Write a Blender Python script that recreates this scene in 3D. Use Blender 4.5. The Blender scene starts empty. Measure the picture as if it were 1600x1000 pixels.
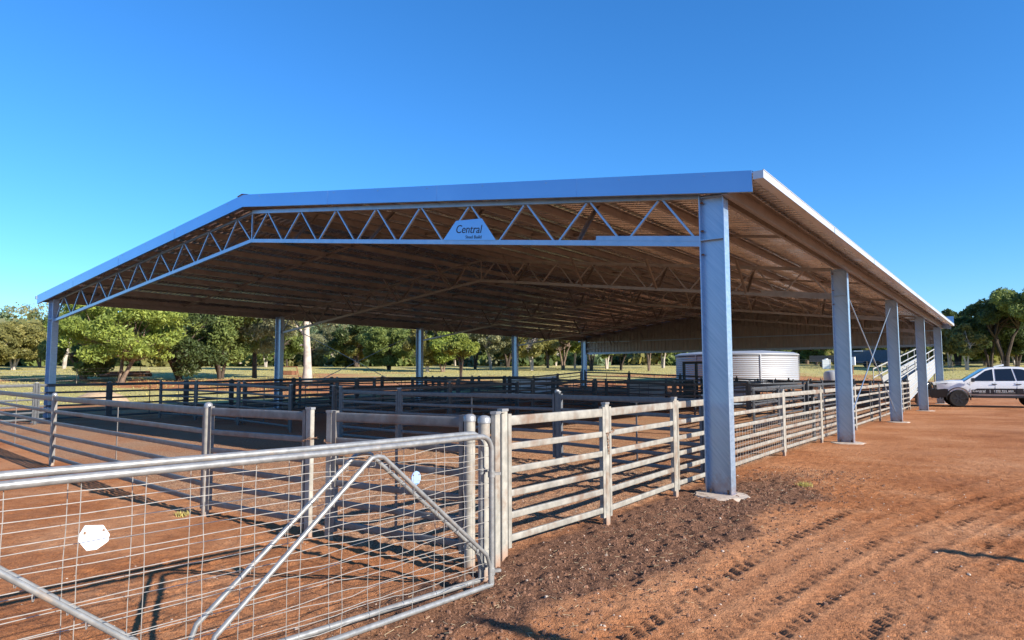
import bpy, math, random
import numpy as np
from mathutils import Vector, Matrix
random.seed(7); RNG = np.random.RandomState(11)
C = bpy.context.scene.collection
SC = bpy.context.scene
R = math.radians

# ------------------------------------------------------------------ camera
CAM = np.array([3.2766, -9.7878, 1.70]); YAW, PITCH, ROLL, FPX = -0.6291, 0.0796, -0.0034, 1076.25
def cam_basis():
    cy, sy = math.cos(YAW), math.sin(YAW)
    f = np.array([sy*math.cos(PITCH), cy*math.cos(PITCH), math.sin(PITCH)])
    r = np.array([cy, -sy, 0.0]); u = np.cross(r, f)
    return r*math.cos(ROLL)+u*math.sin(ROLL), -r*math.sin(ROLL)+u*math.cos(ROLL), f
_r, _u, _f = cam_basis()
cam_data = bpy.data.cameras.new('camera'); cam_data.sensor_width = 36; cam_data.lens = FPX/1600*36
cam_data.clip_end = 3000; cam_data.clip_start = 0.05
cam = bpy.data.objects.new('camera', cam_data); C.objects.link(cam)
M4 = Matrix.Identity(4)
for i in range(3):
    M4[i][0], M4[i][1], M4[i][2], M4[i][3] = _r[i], _u[i], -_f[i], CAM[i]
cam.matrix_world = M4
SC.camera = cam

# ------------------------------------------------------------------ sky, sun, exposure
SUN_EL, SUN_AZ = R(24.5), R(90-0.5)      # azimuth clockwise from +Y: the sun stands at the right, over +X
W = bpy.data.worlds.new('World'); SC.world = W; W.use_nodes = True
wn = W.node_tree.nodes; wl = W.node_tree.links
bg = wn['Background']; sky = wn.new('ShaderNodeTexSky'); sky.sky_type = 'NISHITA'; sky.sun_disc = False
sky.sun_elevation = SUN_EL; sky.sun_rotation = SUN_AZ
sky.altitude = 300; sky.air_density = 1.2; sky.dust_density = 0.0; sky.ozone_density = 10.0
hs = wn.new('ShaderNodeHueSaturation'); hs.inputs['Saturation'].default_value = 1.08
wl.new(sky.outputs[0], hs.inputs['Color']); wl.new(hs.outputs[0], bg.inputs[0]); bg.inputs[1].default_value = 0.12
sd = bpy.data.lights.new('sun', 'SUN'); sd.energy = 5.0; sd.angle = R(0.5); sd.color = (1.0, 0.93, 0.82)
sun = bpy.data.objects.new('sun', sd); C.objects.link(sun)
sv = Vector((math.sin(SUN_AZ)*math.cos(SUN_EL), math.cos(SUN_AZ)*math.cos(SUN_EL), math.sin(SUN_EL)))
sun.rotation_euler = sv.to_track_quat('Z', 'Y').to_euler(); sun.location = (30, 0, 30)
SC.view_settings.view_transform = 'Standard'; SC.view_settings.look = 'None'
SC.view_settings.exposure = 0.95; SC.view_settings.gamma = 1.0
SC.render.engine = 'CYCLES'

# ------------------------------------------------------------------ terrain height
def ss(t):
    t = np.clip(t, 0, 1); return t*t*(3-2*t)
def gz(x, y):
    x = np.asarray(x, float); y = np.asarray(y, float)
    dx, dy = x-CAM[0], y-CAM[1]
    D = np.hypot(dx, dy)
    base = 0.15*ss((-x-8)/12)*ss((y+8)/8) + 0.15*ss((-x-6)/12)*ss(y/14)
    rise = np.interp(D, [0, 46, 62, 100, 160, 260], [0, 0, 0.95, 2.4, 4.2, 7.0])
    az = np.arctan2(dx, dy)          # left is negative
    left = ss((-0.18-az)/0.5)
    hill = np.interp(D, [260, 340, 430, 600, 1200], [0, 9, 24, 34, 40])*(0.12+0.88*left)
    back = ss((y+12)/6)              # flat behind and beside the camera
    right = 1-ss((x-8)/40)*0.3
    return base*1.0 + (rise+hill)*np.maximum(back, 0)*right

def pxdir(px):
    d = _f + _r*(px-800)/FPX - _u*(586-500)/FPX
    n = math.hypot(d[0], d[1]); return d[0]/n, d[1]/n
def at(px, D):                        # a ground point along the bearing of photo column px, D metres away
    a, b = pxdir(px); return CAM[0]+a*D, CAM[1]+b*D
def line_x(px, x0):                   # y on the line x = x0 along a bearing
    a, b = pxdir(px); return CAM[1]+b*(x0-CAM[0])/a
def line_y(px, y0):
    a, b = pxdir(px); return CAM[0]+a*(y0-CAM[1])/b

# ------------------------------------------------------------------ tagging
def tag(o, label=None, cat=None, group=None, kind=None):
    if label: o['label'] = label
    if cat: o['category'] = cat
    if group: o['group'] = group
    if kind: o['kind'] = kind
    return o
def empty(name, loc=(0, 0, 0), rz=0.0, label=None, cat=None, group=None):
    o = bpy.data.objects.new(name, None); C.objects.link(o); o.empty_display_size = 0.2
    o.location = loc; o.rotation_euler = (0, 0, rz)
    return tag(o, label, cat, group)

# ------------------------------------------------------------------ mesh builder
class MB:
    def __init__(s): s.v = []; s.f = []
    def add(s, vs, fs):
        n = len(s.v); s.v += [tuple(v) for v in vs]; s.f += [tuple(i+n for i in f) for f in fs]; return s
    def box(s, a, b):
        (x0, y0, z0), (x1, y1, z1) = a, b
        return s.add([(x0,y0,z0),(x1,y0,z0),(x1,y1,z0),(x0,y1,z0),(x0,y0,z1),(x1,y0,z1),(x1,y1,z1),(x0,y1,z1)],
                     [(0,3,2,1),(4,5,6,7),(0,1,5,4),(1,2,6,5),(2,3,7,6),(3,0,4,7)])
    def obox(s, c, ax, ay, az):        # oriented box by centre and three half vectors
        c = Vector(c); ax = Vector(ax); ay = Vector(ay); az = Vector(az)
        vs = [c-ax-ay-az, c+ax-ay-az, c+ax+ay-az, c-ax+ay-az, c-ax-ay+az, c+ax-ay+az, c+ax+ay+az, c-ax+ay+az]
        return s.add(vs, [(0,3,2,1),(4,5,6,7),(0,1,5,4),(1,2,6,5),(2,3,7,6),(3,0,4,7)])
    def bar(s, p0, p1, w, h, seg=8, p=2.0, up=(0, 0, 1)):   # w across, h along 'up'; superellipse section
        p0 = Vector(p0); p1 = Vector(p1); d = (p1-p0).normalized(); up = Vector(up)
        if abs(d.dot(up)) > 0.99: up = Vector((0, 1, 0))
        side = d.cross(up).normalized(); upn = side.cross(d).normalized()
        ring = []
        for k in range(seg):
            a = 2*math.pi*(k+0.5)/seg; c, sn = math.cos(a), math.sin(a)
            ring.append((math.copysign(abs(c)**(2/p), c)*w/2, math.copysign(abs(sn)**(2/p), sn)*h/2))
        vs = [p0+side*a+upn*b for a, b in ring]+[p1+side*a+upn*b for a, b in ring]
        fs = [(k, (k+1) % seg, seg+(k+1) % seg, seg+k) for k in range(seg)]
        fs += [tuple(range(seg))[::-1], tuple(range(seg, 2*seg))]
        return s.add(vs, fs)
    def rbar(s, p0, p1, w, h, up=(0, 0, 1)):                # plain rectangular bar
        p0 = Vector(p0); p1 = Vector(p1); d = (p1-p0)/2; up = Vector(up)
        if abs(d.normalized().dot(up)) > 0.99: up = Vector((0, 1, 0))
        side = d.cross(up).normalized(); upn = side.cross(d).normalized()
        return s.obox((p0+p1)/2, d, side*w/2, upn*h/2)
    def angle(s, p0, p1, w, t, up):                         # angle iron: two thin legs
        p0 = Vector(p0); p1 = Vector(p1); d = (p1-p0)/2; up = Vector(up)
        side = d.cross(up).normalized(); upn = side.cross(d).normalized(); c = (p0+p1)/2
        s.obox(c, d, side*w/2, upn*t/2)
        return s.obox(c+side*(w/2-t/2)+upn*(w/2+t/2), d, side*t/2, upn*w/2)
    def tube(s, pts, r, seg=8):
        pts = [Vector(p) for p in pts]; n = len(pts); rs = r if hasattr(r, '__len__') else [r]*n
        prev = None; base = len(s.v)
        for i, p in enumerate(pts):
            d = (pts[min(i+1, n-1)]-pts[max(i-1, 0)]).normalized()
            if prev is None:
                a = Vector((0, 0, 1)) if abs(d.z) < 0.9 else Vector((1, 0, 0))
                side = d.cross(a).normalized()
            else: side = (prev-d*prev.dot(d)).normalized()
            prev = side; upn = side.cross(d)
            for k in range(seg):
                a = 2*math.pi*k/seg; s.v.append(tuple(p+(side*math.cos(a)+upn*math.sin(a))*rs[i]))
        for i in range(n-1):
            for k in range(seg):
                a = base+i*seg+k; b = base+i*seg+(k+1) % seg
                s.f.append((a, b, b+seg, a+seg))
        s.f.append(tuple(base+k for k in range(seg))[::-1]); s.f.append(tuple(base+(n-1)*seg+k for k in range(seg)))
        return s
    def lathe(s, prof, seg=16, c=(0, 0, 0), axis='z'):
        base = len(s.v); n = len(prof)
        for r, z in prof:
            for k in range(seg):
                a = 2*math.pi*k/seg; x, y = r*math.cos(a), r*math.sin(a)
                p = (x, y, z) if axis == 'z' else ((x, z, y) if axis == 'y' else (z, x, y))
                s.v.append((c[0]+p[0], c[1]+p[1], c[2]+p[2]))
        for i in range(n-1):
            for k in range(seg):
                a = base+i*seg+k; b = base+i*seg+(k+1) % seg
                s.f.append((a, b, b+seg, a+seg))
        s.f.append(tuple(base+k for k in range(seg))[::-1]); s.f.append(tuple(base+(n-1)*seg+k for k in range(seg)))
        return s
    def prism(s, poly, f0, f1):        # poly of 2D points mapped by f0 and f1 to 3D
        n = len(poly); vs = [f0(p) for p in poly]+[f1(p) for p in poly]
        return s.add(vs, [tuple(range(n))[::-1], tuple(range(n, 2*n))]+[(k, (k+1) % n, n+(k+1) % n, n+k) for k in range(n)])
    def build(s, name, mat, parent=None, smooth=True, ang=38):
        me = bpy.data.meshes.new(name); me.from_pydata(s.v, [], s.f); me.update()
        if smooth and len(me.polygons):
            me.polygons.foreach_set('use_smooth', [True]*len(me.polygons)); me.set_sharp_from_angle(angle=R(ang))
        me.materials.append(mat)
        o = bpy.data.objects.new(name, me); C.objects.link(o)
        if parent is not None: o.parent = parent
        return o
def text_mesh(name, body, size, mat, parent, mw, extrude=0.002, width=None, shear=0.0, bold=0.0):
    cu = bpy.data.curves.new(name, 'FONT'); cu.body = body; cu.size = size; cu.extrude = extrude
    cu.align_x = 'LEFT'; cu.shear = shear; cu.offset = bold; cu.resolution_u = 4
    t = bpy.data.objects.new('tmp', cu); C.objects.link(t)
    bpy.context.view_layer.update()
    me = bpy.data.meshes.new_from_object(t.evaluated_get(bpy.context.evaluated_depsgraph_get()))
    bpy.data.objects.remove(t)
    if width and len(me.vertices):
        xs = [v.co.x for v in me.vertices]; k = width/(max(xs)-min(xs)); x0 = min(xs)
        for v in me.vertices: v.co.x = (v.co.x-x0)*k
    me.transform(mw); me.materials.clear(); me.materials.append(mat); me.name = name
    o = bpy.data.objects.new(name, me); C.objects.link(o); o.parent = parent
    return o

# ------------------------------------------------------------------ materials
def mat_new(name):
    m = bpy.data.materials.new(name); m.use_nodes = True
    return m, m.node_tree.nodes, m.node_tree.links, m.node_tree.nodes['Principled BSDF']
def noise(n, l, scale, detail=4, rough=0.55, coord=None, dist=0.0):
    t = n.new('ShaderNodeTexNoise'); t.inputs['Scale'].default_value = scale; t.inputs['Detail'].default_value = detail
    t.inputs['Roughness'].default_value = rough; t.inputs['Distortion'].default_value = dist
    if coord is not None: l.new(coord, t.inputs['Vector'])
    return t
def ramp(n, l, fac, stops):
    r = n.new('ShaderNodeValToRGB'); e = r.color_ramp.elements
    while len(e) > 1: e.remove(e[-1])
    e[0].position = stops[0][0]; e[0].color = (*stops[0][1], 1)
    for p, c in stops[1:]:
        k = e.new(p); k.color = (*c, 1)
    l.new(fac, r.inputs[0]); return r
def mix(n, l, fac, a, b, typ='MIX'):
    m = n.new('ShaderNodeMix'); m.data_type = 'RGBA'; m.blend_type = typ
    for k, v in (('Factor', fac), ('A', a), ('B', b)):
        i = {'Factor': 0, 'A': 6, 'B': 7}[k]
        if hasattr(v, 'is_output') or hasattr(v, 'links'): l.new(v, m.inputs[i])
        elif isinstance(v, (int, float)): m.inputs[i].default_value = v
        else: m.inputs[i].default_value = (*v, 1)
    return m.outputs[2]
def bump(n, l, h, strength, dist, b):
    k = n.new('ShaderNodeBump'); k.inputs['Strength'].default_value = strength; k.inputs['Distance'].default_value = dist
    l.new(h, k.inputs['Height']); l.new(k.outputs[0], b.inputs['Normal']); return k
def metal(name, c0, c1, metallic, r0, r1, scale=6, dirt=None, dscale=3.0, dlow=0.55, dhigh=0.75, obj=True, stretch=None):
    m, n, l, b = mat_new(name)
    g = n.new('ShaderNodeNewGeometry'); co = g.outputs['Position']
    if stretch:
        mp = n.new('ShaderNodeMapping'); mp.vector_type = 'TEXTURE'; mp.inputs['Rotation'].default_value = stretch[0]; mp.inputs['Scale'].default_value = stretch[1]
        l.new(co, mp.inputs[0]); cs = mp.outputs[0]
    else: cs = co
    t = noise(n, l, scale, 5, 0.6, cs)
    cr = ramp(n, l, t.outputs[0], [(0.32, c0), (0.68, c1)])
    col = cr.outputs[0]
    if dirt:
        t2 = noise(n, l, dscale, 5, 0.65, co)
        f = ramp(n, l, t2.outputs[0], [(dlow, (0, 0, 0)), (dhigh, (1, 1, 1))])
        col = mix(n, l, f.outputs[0], col, dirt)
    l.new(col, b.inputs['Base Color']); b.inputs['Metallic'].default_value = metallic
    rr = n.new('ShaderNodeMapRange'); rr.inputs['To Min'].default_value = r0; rr.inputs['To Max'].default_value = r1
    l.new(t.outputs[0], rr.inputs[0]); l.new(rr.outputs[0], b.inputs['Roughness'])
    bump(n, l, t.outputs[0], 0.06, 0.01, b)
    return m
def plain(name, c, rough=0.6, metallic=0.0, var=0.15, scale=8, spec=0.5):
    m, n, l, b = mat_new(name)
    g = n.new('ShaderNodeNewGeometry'); t = noise(n, l, scale, 4, 0.6, g.outputs['Position'])
    cr = ramp(n, l, t.outputs[0], [(0.3, tuple(x*(1-var) for x in c)), (0.7, tuple(min(1, x*(1+var)) for x in c))])
    l.new(cr.outputs[0], b.inputs['Base Color']); b.inputs['Roughness'].default_value = rough
    b.inputs['Metallic'].default_value = metallic; b.inputs['Specular IOR Level'].default_value = spec
    return m
M = {}
M['rail'] = metal('weathered_galvanised_rail', (0.22, 0.205, 0.175), (0.36, 0.335, 0.285), 0.12, 0.42, 0.6, 9, (0.19, 0.12, 0.08), 2.6, 0.50, 0.72)
M['frontrail'] = metal('painted_shade_front_pen_rail', (0.13, 0.12, 0.11), (0.22, 0.205, 0.185), 0.15, 0.42, 0.6, 9, (0.15, 0.09, 0.06), 2.6, 0.50, 0.72)  # front rails: shade darkened into the steel colour, with dirt patches over it
M['shaderail'] = metal('painted_shade_inner_yard_rail', (0.06, 0.063, 0.07), (0.10, 0.105, 0.115), 0.3, 0.38, 0.55, 14)  # inner rails: the shade under the roof is painted into this colour
M['midrail'] = metal('painted_shade_mid_yard_rail', (0.09, 0.095, 0.105), (0.145, 0.15, 0.155), 0.3, 0.38, 0.55, 14)  # milder rail tone, also with roof shade mixed into the base colour
M['post'] = metal('weathered_galvanised_post', (0.25, 0.235, 0.20), (0.39, 0.365, 0.31), 0.10, 0.45, 0.65, 9, (0.20, 0.125, 0.08), 3.0, 0.50, 0.72)
M['cap'] = plain('post_cap_metal', (0.30, 0.30, 0.30), 0.4, 0.4)
M['gate'] = metal('pipe_gate_zinc', (0.22, 0.22, 0.215), (0.34, 0.335, 0.32), 0.4, 0.3, 0.45, 18, (0.42, 0.30, 0.20), 5.0, 0.60, 0.78)
M['wire'] = metal('fence_wire_zinc', (0.32, 0.30, 0.27), (0.42, 0.39, 0.35), 0.3, 0.35, 0.5, 20)
M['column'] = metal('new_galvanised_column', (0.29, 0.41, 0.56), (0.42, 0.54, 0.68), 0.6, 0.25, 0.42, 1.6, None, 1, 0, 1, True, ((0, R(-40), 0), (0.045, 0.2, 0.9)))  # blue of the reflected sky is put into the zinc base colour
def dust_base(m, top):                 # red dust splashed up the foot of the posts
    n, l = m.node_tree.nodes, m.node_tree.links; b = n['Principled BSDF']; lk = b.inputs['Base Color'].links[0].from_socket
    g = n.new('ShaderNodeNewGeometry'); sx = n.new('ShaderNodeSeparateXYZ'); l.new(g.outputs['Position'], sx.inputs[0])
    t = noise(n, l, 9, 5, 0.7, g.outputs['Position']); a = n.new('ShaderNodeMath'); a.operation = 'MULTIPLY_ADD'; a.inputs[1].default_value = top*1.4; a.inputs[2].default_value = -top*0.45; l.new(t.outputs[0], a.inputs[0])
    d = n.new('ShaderNodeMath'); d.operation = 'SUBTRACT'; l.new(a.outputs[0], d.inputs[0]); l.new(sx.outputs[2], d.inputs[1])
    r = n.new('ShaderNodeMapRange'); r.inputs['From Min'].default_value = -top*.35; r.inputs['From Max'].default_value = top*.5; r.inputs['To Max'].default_value = 0.75; l.new(d.outputs[0], r.inputs[0])
    l.new(mix(n, l, r.outputs[0], lk, (0.34, 0.15, 0.07)), b.inputs['Base Color'])
dust_base(M['column'], 0.5); dust_base(M['post'], 0.22)
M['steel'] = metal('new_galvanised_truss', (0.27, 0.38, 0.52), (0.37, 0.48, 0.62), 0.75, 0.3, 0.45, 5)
M['truss_in'] = metal('painted_shade_inner_truss', (0.24, 0.225, 0.215), (0.33, 0.31, 0.295), 0.6, 0.4, 0.5, 5)  # trusses behind the front one: under-roof shade painted into the steel colour
M['flash'] = metal('zinc_alloy_flashing', (0.27, 0.40, 0.60), (0.30, 0.44, 0.64), 0.92, 0.30, 0.34, 0.8)  # base colour tinted blue to stand in for the sky's reflection
M['sheet'] = metal('zinc_alloy_roof_sheet', (0.68, 0.66, 0.65), (0.80, 0.78, 0.77), 1.0, 0.22, 0.32, 1.5)
M['clad'] = metal('zinc_alloy_gable_sheet', (0.28, 0.26, 0.24), (0.36, 0.335, 0.31), 0.6, 0.4, 0.5, 2)
M['purlin'] = metal('galvanised_purlin', (0.24, 0.225, 0.215), (0.33, 0.31, 0.295), 0.65, 0.38, 0.5, 3)
M['gutter'] = plain('bright_zinc_gutter', (0.56, 0.58, 0.60), 0.35, 0.35, 0.04)
M['tank'] = plain('corrugated_tank_zinc', (0.36, 0.37, 0.38), 0.5, 0.35, 0.05, 1)
M['dark'] = plain('dark_painted_steel', (0.03, 0.03, 0.032), 0.45, 0.2)
M['rust'] = plain('rusty_steel', (0.20, 0.085, 0.04), 0.85, 0.0, 0.35)
M['chain'] = plain('rusty_chain', (0.27, 0.15, 0.09), 0.7, 0.5, 0.3)
M['white'] = plain('white_plastic', (0.80, 0.80, 0.78), 0.5, 0, 0.03)
M['whitep'] = plain('white_car_paint', (0.78, 0.79, 0.80), 0.22, 0, 0.015); 
M['whitep'].node_tree.nodes['Principled BSDF'].inputs['Coat Weight'].default_value = 0.6
M['bluepl'] = plain('pale_blue_plastic', (0.28, 0.46, 0.78), 0.4, 0, 0.1)
M['black'] = plain('black_plastic', (0.022, 0.022, 0.024), 0.45, 0, 0.1)
M['tyre'] = plain('tyre_rubber', (0.016, 0.015, 0.014), 0.85, 0, 0.2)
M['tint'] = plain('tinted_glass', (0.012, 0.014, 0.018), 0.05, 0, 0.05); M['tint'].node_tree.nodes['Principled BSDF'].inputs['Specular IOR Level'].default_value = 0.7
M['screen'] = plain('windscreen_glass', (0.02, 0.035, 0.055), 0.04, 0, 0.05); M['screen'].node_tree.nodes['Principled BSDF'].inputs['Specular IOR Level'].default_value = 1.0
M['lamp'] = plain('headlight_lens', (0.45, 0.48, 0.52), 0.1, 0.4, 0.1)
M['stripe'] = plain('black_vinyl_stripe', (0.018, 0.017, 0.02), 0.4, 0, 0.05)
M['ink'] = plain('dark_lettering', (0.03, 0.045, 0.08), 0.6, 0, 0.05)
M['conc'] = plain('pale_footing_concrete', (0.42, 0.34, 0.27), 0.9, 0, 0.25, 12)
M['earth'] = plain('pale_heaped_earth', (0.42, 0.29, 0.17), 0.95, 0, 0.2, 6)
M['ramp'] = plain('pale_ramp_sheet', (0.34, 0.34, 0.33), 0.5, 0.1, 0.06)
M['navy'] = plain('dark_blue_steel', (0.07, 0.10, 0.14), 0.5, 0.1, 0.2)
M['timber'] = plain('grey_fence_post', (0.22, 0.17, 0.13), 0.9, 0, 0.3)
M['stone'] = plain('pale_stone_chips', (0.42, 0.33, 0.26), 0.9, 0, 0.4, 30)
M['clod'] = plain('brown_soil_clods', (0.17, 0.085, 0.05), 0.95, 0, 0.4, 20)
M['straw'] = plain('dry_straw', (0.46, 0.36, 0.22), 0.8, 0, 0.3, 20)
def leaf_mat(name, c, var=0.35, trans=0.45):
    m, n, l, b = mat_new(name)
    g = n.new('ShaderNodeNewGeometry'); oi = n.new('ShaderNodeObjectInfo')
    t = noise(n, l, 0.55, 3, 0.6, g.outputs['Position'])
    wn_ = n.new('ShaderNodeTexWhiteNoise'); wn_.noise_dimensions = '1D'; l.new(g.outputs['Random Per Island'], wn_.inputs['W'])
    a = n.new('ShaderNodeMath'); a.operation = 'MULTIPLY_ADD'; l.new(wn_.outputs[0], a.inputs[0]); a.inputs[1].default_value = 0.5
    l.new(t.outputs[0], a.inputs[2])
    r = ramp(n, l, a.outputs[0], [(0.4, tuple(x*(1-var) for x in c)), (0.72, c), (1.0, (c[0]*1.5, c[1]*1.35, c[2]*1.2))])
    l.new(r.outputs[0], b.inputs['Base Color']); b.inputs['Roughness'].default_value = 0.55
    b.inputs['Specular IOR Level'].default_value = 0.3
    tr = n.new('ShaderNodeBsdfTranslucent'); l.new(r.outputs[0], tr.inputs[0])
    ms = n.new('ShaderNodeMixShader'); ms.inputs[0].default_value = trans
    out = n['Material Output']; l.new(b.outputs[0], ms.inputs[1]); l.new(tr.outputs[0], ms.inputs[2]); l.new(ms.outputs[0], out.inputs[0])
    return m
L = {'bright': leaf_mat('bright_green_leaves', (0.265, 0.333, 0.075)), 'mid': leaf_mat('mid_green_leaves', (0.184, 0.236, 0.069)),
     'dark': leaf_mat('dark_green_leaves', (0.075, 0.109, 0.037)), 'olive': leaf_mat('olive_leaves', (0.230, 0.224, 0.075)),
     'grey': leaf_mat('grey_green_gum_leaves', (0.265, 0.276, 0.149)), 'blue': leaf_mat('blue_green_gum_leaves', (0.184, 0.253, 0.138)),
     'yellow': leaf_mat('yellow_green_leaves', (0.241, 0.282, 0.057)), 'tuft': leaf_mat('grass_tuft', (0.460, 0.414, 0.149))}
BARK = {'dark': plain('dark_bark', (0.06, 0.042, 0.03), 0.95, 0, 0.4, 4), 'pale': plain('pale_gum_bark', (0.42, 0.36, 0.30), 0.85, 0, 0.3, 2),
        'brown': plain('brown_bark', (0.17, 0.115, 0.08), 0.95, 0, 0.4, 4)}

# ------------------------------------------------------------------ ground
def vnoise(x, y, cell, seed):
    rs = np.random.RandomState(seed); G = rs.rand(256, 256)
    u = x/cell; v = y/cell; i = np.floor(u).astype(int); j = np.floor(v).astype(int); a = u-i; b = v-j
    a = a*a*(3-2*a); b = b*b*(3-2*b); i0 = i % 256; j0 = j % 256; i1 = (i+1) % 256; j1 = (j+1) % 256
    return (G[i0, j0]*(1-a)+G[i1, j0]*a)*(1-b)+(G[i0, j1]*(1-a)+G[i1, j1]*a)*b
def fbm(x, y, cell, seed, oct=4):
    s = 0; amp = 1; tot = 0
    for k in range(oct):
        s = s+amp*vnoise(x+13.7*k, y-7.1*k, cell/2**k, seed+k); tot += amp; amp *= 0.55
    return s/tot
def grow(a, b, first, ratio):
    out = []; x = a; st = first
    while abs(x-a) < abs(b-a): x = x+math.copysign(st, b-a); out.append(x); st *= ratio
    return out
xs = np.array(sorted(list(np.arange(-8.0, -3.5, 0.04))+grow(-8.0, -25, 0.06, 1.03)+grow(-25.5, -1000, 0.6, 1.07)+list(np.arange(-3.5, 4.6, 0.022))+grow(4.6, 500, 0.06, 1.09)))
ys = np.array(sorted(grow(-9.3, -300, 0.1, 1.2)+list(np.arange(-9.3, 2.4, 0.022))+grow(2.4, 40, 0.032, 1.016)+grow(40.5, 1100, 0.6, 1.07)))
TRACKS = [  # (x at y=-5, slope, curve, half width, depth, lug period, start fade y)
    (1.10, 0.03, 0.010, 0.15, 0.030, 0.15, 1.0), (1.62, 0.08, 0.013, 0.13, 0.018, 0.12, 9.0), (1.90, 0.09, 0.014, 0.12, 0.020, 0.12, 9.0),
    (2.30, 0.12, 0.012, 0.14, 0.026, 0.10, 12.0), (2.75, 0.15, 0.010, 0.14, 0.022, 0.12, 12.0), (3.15, 0.16, 0.010, 0.15, 0.028, 0.12, 9.0),
    (3.60, 0.18, 0.008, 0.14, 0.022, 0.12, 12.0), (0.62, -0.02, 0.016, 0.12, 0.012, 0.12, -2.5), (1.36, 0.05, 0.012, 0.10, 0.012, 0.11, 6.0), (2.12, 0.10, 0.013, 0.10, 0.012, 0.11, 9.0),
    (2.52, 0.14, 0.010, 0.10, 0.014, 0.11, 9.0), (2.96, 0.15, 0.012, 0.10, 0.012, 0.12, 9.0), (3.38, 0.17, 0.010, 0.10, 0.014, 0.12, 8.0), (3.9, 0.2, 0.008, .15, .022, .13, 12.0), (4.3, 0.2, 0.008, .15, .022, .13, 12.0)]
def ground_mesh():
    X, Y = np.meshgrid(xs, ys, indexing='ij'); Z = gz(X, Y)
    near = np.exp(-np.maximum(0, np.hypot(X-1, Y+4)-9)/7)
    Z = Z+(fbm(X, Y, 2.4, 3)-0.5)*0.022*near
    edge = 0.92+(fbm(X, Y, 1.1, 21)-0.5)*1.3+np.clip(Y, 0, 30)*0.06
    dark = ss((edge-X)/0.35)*ss((X+0.9)/0.3)*ss((3.0-Y+(fbm(X, Y, 0.9, 31)-0.5)*4)/2.5)*(0.55+0.45*ss((Y+6.9)/1.5+(fbm(X, Y, 0.6, 8)-0.5)))
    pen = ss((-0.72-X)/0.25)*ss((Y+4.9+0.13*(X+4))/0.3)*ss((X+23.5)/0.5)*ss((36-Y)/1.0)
    lit = ss((X+3.5)/2.0)
    clod = fbm(X, Y, 0.11, 41, 3)-0.5; fine = fbm(X, Y, 0.06, 51, 2)-0.5
    Z = Z+near*(clod*(0.022+0.055*dark*near+0.035*pen)+fine*(0.021+0.008*dark))
    tr = np.zeros_like(X)
    for (x0, sl, cv, hw, dep, per, fy) in TRACKS:
        t = Y+5; xc = x0+sl*t+cv*t*t; dx = X-xc; inn = ss((hw-np.abs(dx))/0.04)*ss((fy-Y)/2.0)*ss((Y+9.2)/0.6)
        brk = 0.40+0.60*ss((fbm(X, Y, 0.6, 77+int(x0*10))-0.30)/0.30)
        ph = (t+np.abs(dx)*0.8)/per; lug = ss((np.abs((ph % 1)-0.5)-0.20)/0.12)
        Z = Z-inn*brk*(dep*0.03+dep*lug*(0.55+0.55*vnoise(X+x0, Y, 0.10, 5)))+dep*0.05*np.exp(-((np.abs(dx)-hw-0.035)/0.035)**2)*brk*ss((fy-Y)/2.0)
        tr = np.maximum(tr, inn*brk)
    rp_ = np.random.RandomState(19); sel = (X > -3.5) & (X < 4.6) & (Y > -9.3) & (Y < 2.4); ix = np.where(sel.any(1))[0]; iy = np.where(sel.any(0))[0]
    for _ in range(420):
        cx, cy = rp_.uniform(-3.4, 1.3), rp_.uniform(-9, 2.2); r_ = rp_.uniform(.03, .06); a0, a1 = np.searchsorted(xs, [cx-.12, cx+.12]); b0, b1 = np.searchsorted(ys, [cy-.12, cy+.12])
        d2 = ((X[a0:a1, b0:b1]-cx)**2+((Y[a0:a1, b0:b1]-cy)/1.3)**2)/r_**2; Z[a0:a1, b0:b1] += -0.016*np.exp(-d2)+0.006*np.exp(-(np.sqrt(d2)-1.5)**2*3)
    D = np.hypot(X-CAM[0], Y-CAM[1])
    g = fbm(X, Y, 9.0, 61, 5)
    out = np.maximum(ss((-X-25)/5), ss((Y-41)/8)*ss((6-X)/8)); out = np.maximum(out, ss((Y-52)/10))
    band = 0.5+0.5*np.sin(D*0.16+(fbm(X, Y, 22, 71)-0.5)*9)
    grass = out*ss((g*0.75+band*0.42+np.clip((D-52)/110, 0, 0.5)-np.interp(D, [34, 46, 56, 75], [0.66, 0.60, 0.50, 0.44]))/0.18)
    me = bpy.data.meshes.new('ground'); nx, ny = X.shape
    co = np.stack([X, Y, Z], -1).reshape(-1, 3).astype(np.float32)
    idx = np.arange(nx*ny).reshape(nx, ny)
    q = np.stack([idx[:-1, :-1], idx[1:, :-1], idx[1:, 1:], idx[:-1, 1:]], -1).reshape(-1, 4)
    me.vertices.add(len(co)); me.vertices.foreach_set('co', co.ravel())
    me.loops.add(q.size); me.loops.foreach_set('vertex_index', q.ravel().astype(np.int32))
    me.polygons.add(len(q)); me.polygons.foreach_set('loop_start', np.arange(0, q.size, 4, dtype=np.int32))
    me.polygons.foreach_set('use_smooth', np.ones(len(q), bool))
    me.update(calc_edges=True)
    for nm, A in (('dark', dark), ('pen', pen), ('grass', grass), ('track', tr)):
        at_ = me.attributes.new(nm, 'FLOAT', 'POINT'); at_.data.foreach_set('value', A.ravel().astype(np.float32))
    o = bpy.data.objects.new('ground', me); C.objects.link(o); tag(o, kind='structure')
    m, n, l, b = mat_new('red_soil_and_grass')
    geo = n.new('ShaderNodeNewGeometry'); P = geo.outputs['Position']
    def attr(k):
        a = n.new('ShaderNodeAttribute'); a.attribute_name = k; return a.outputs['Fac']
    n1 = noise(n, l, 0.5, 6, 0.6, P); n2 = noise(n, l, 7, 5, 0.65, P); n3 = noise(n, l, 45, 4, 0.7, P); n4 = noise(n, l, 120, 2, 0.6, P)
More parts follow.
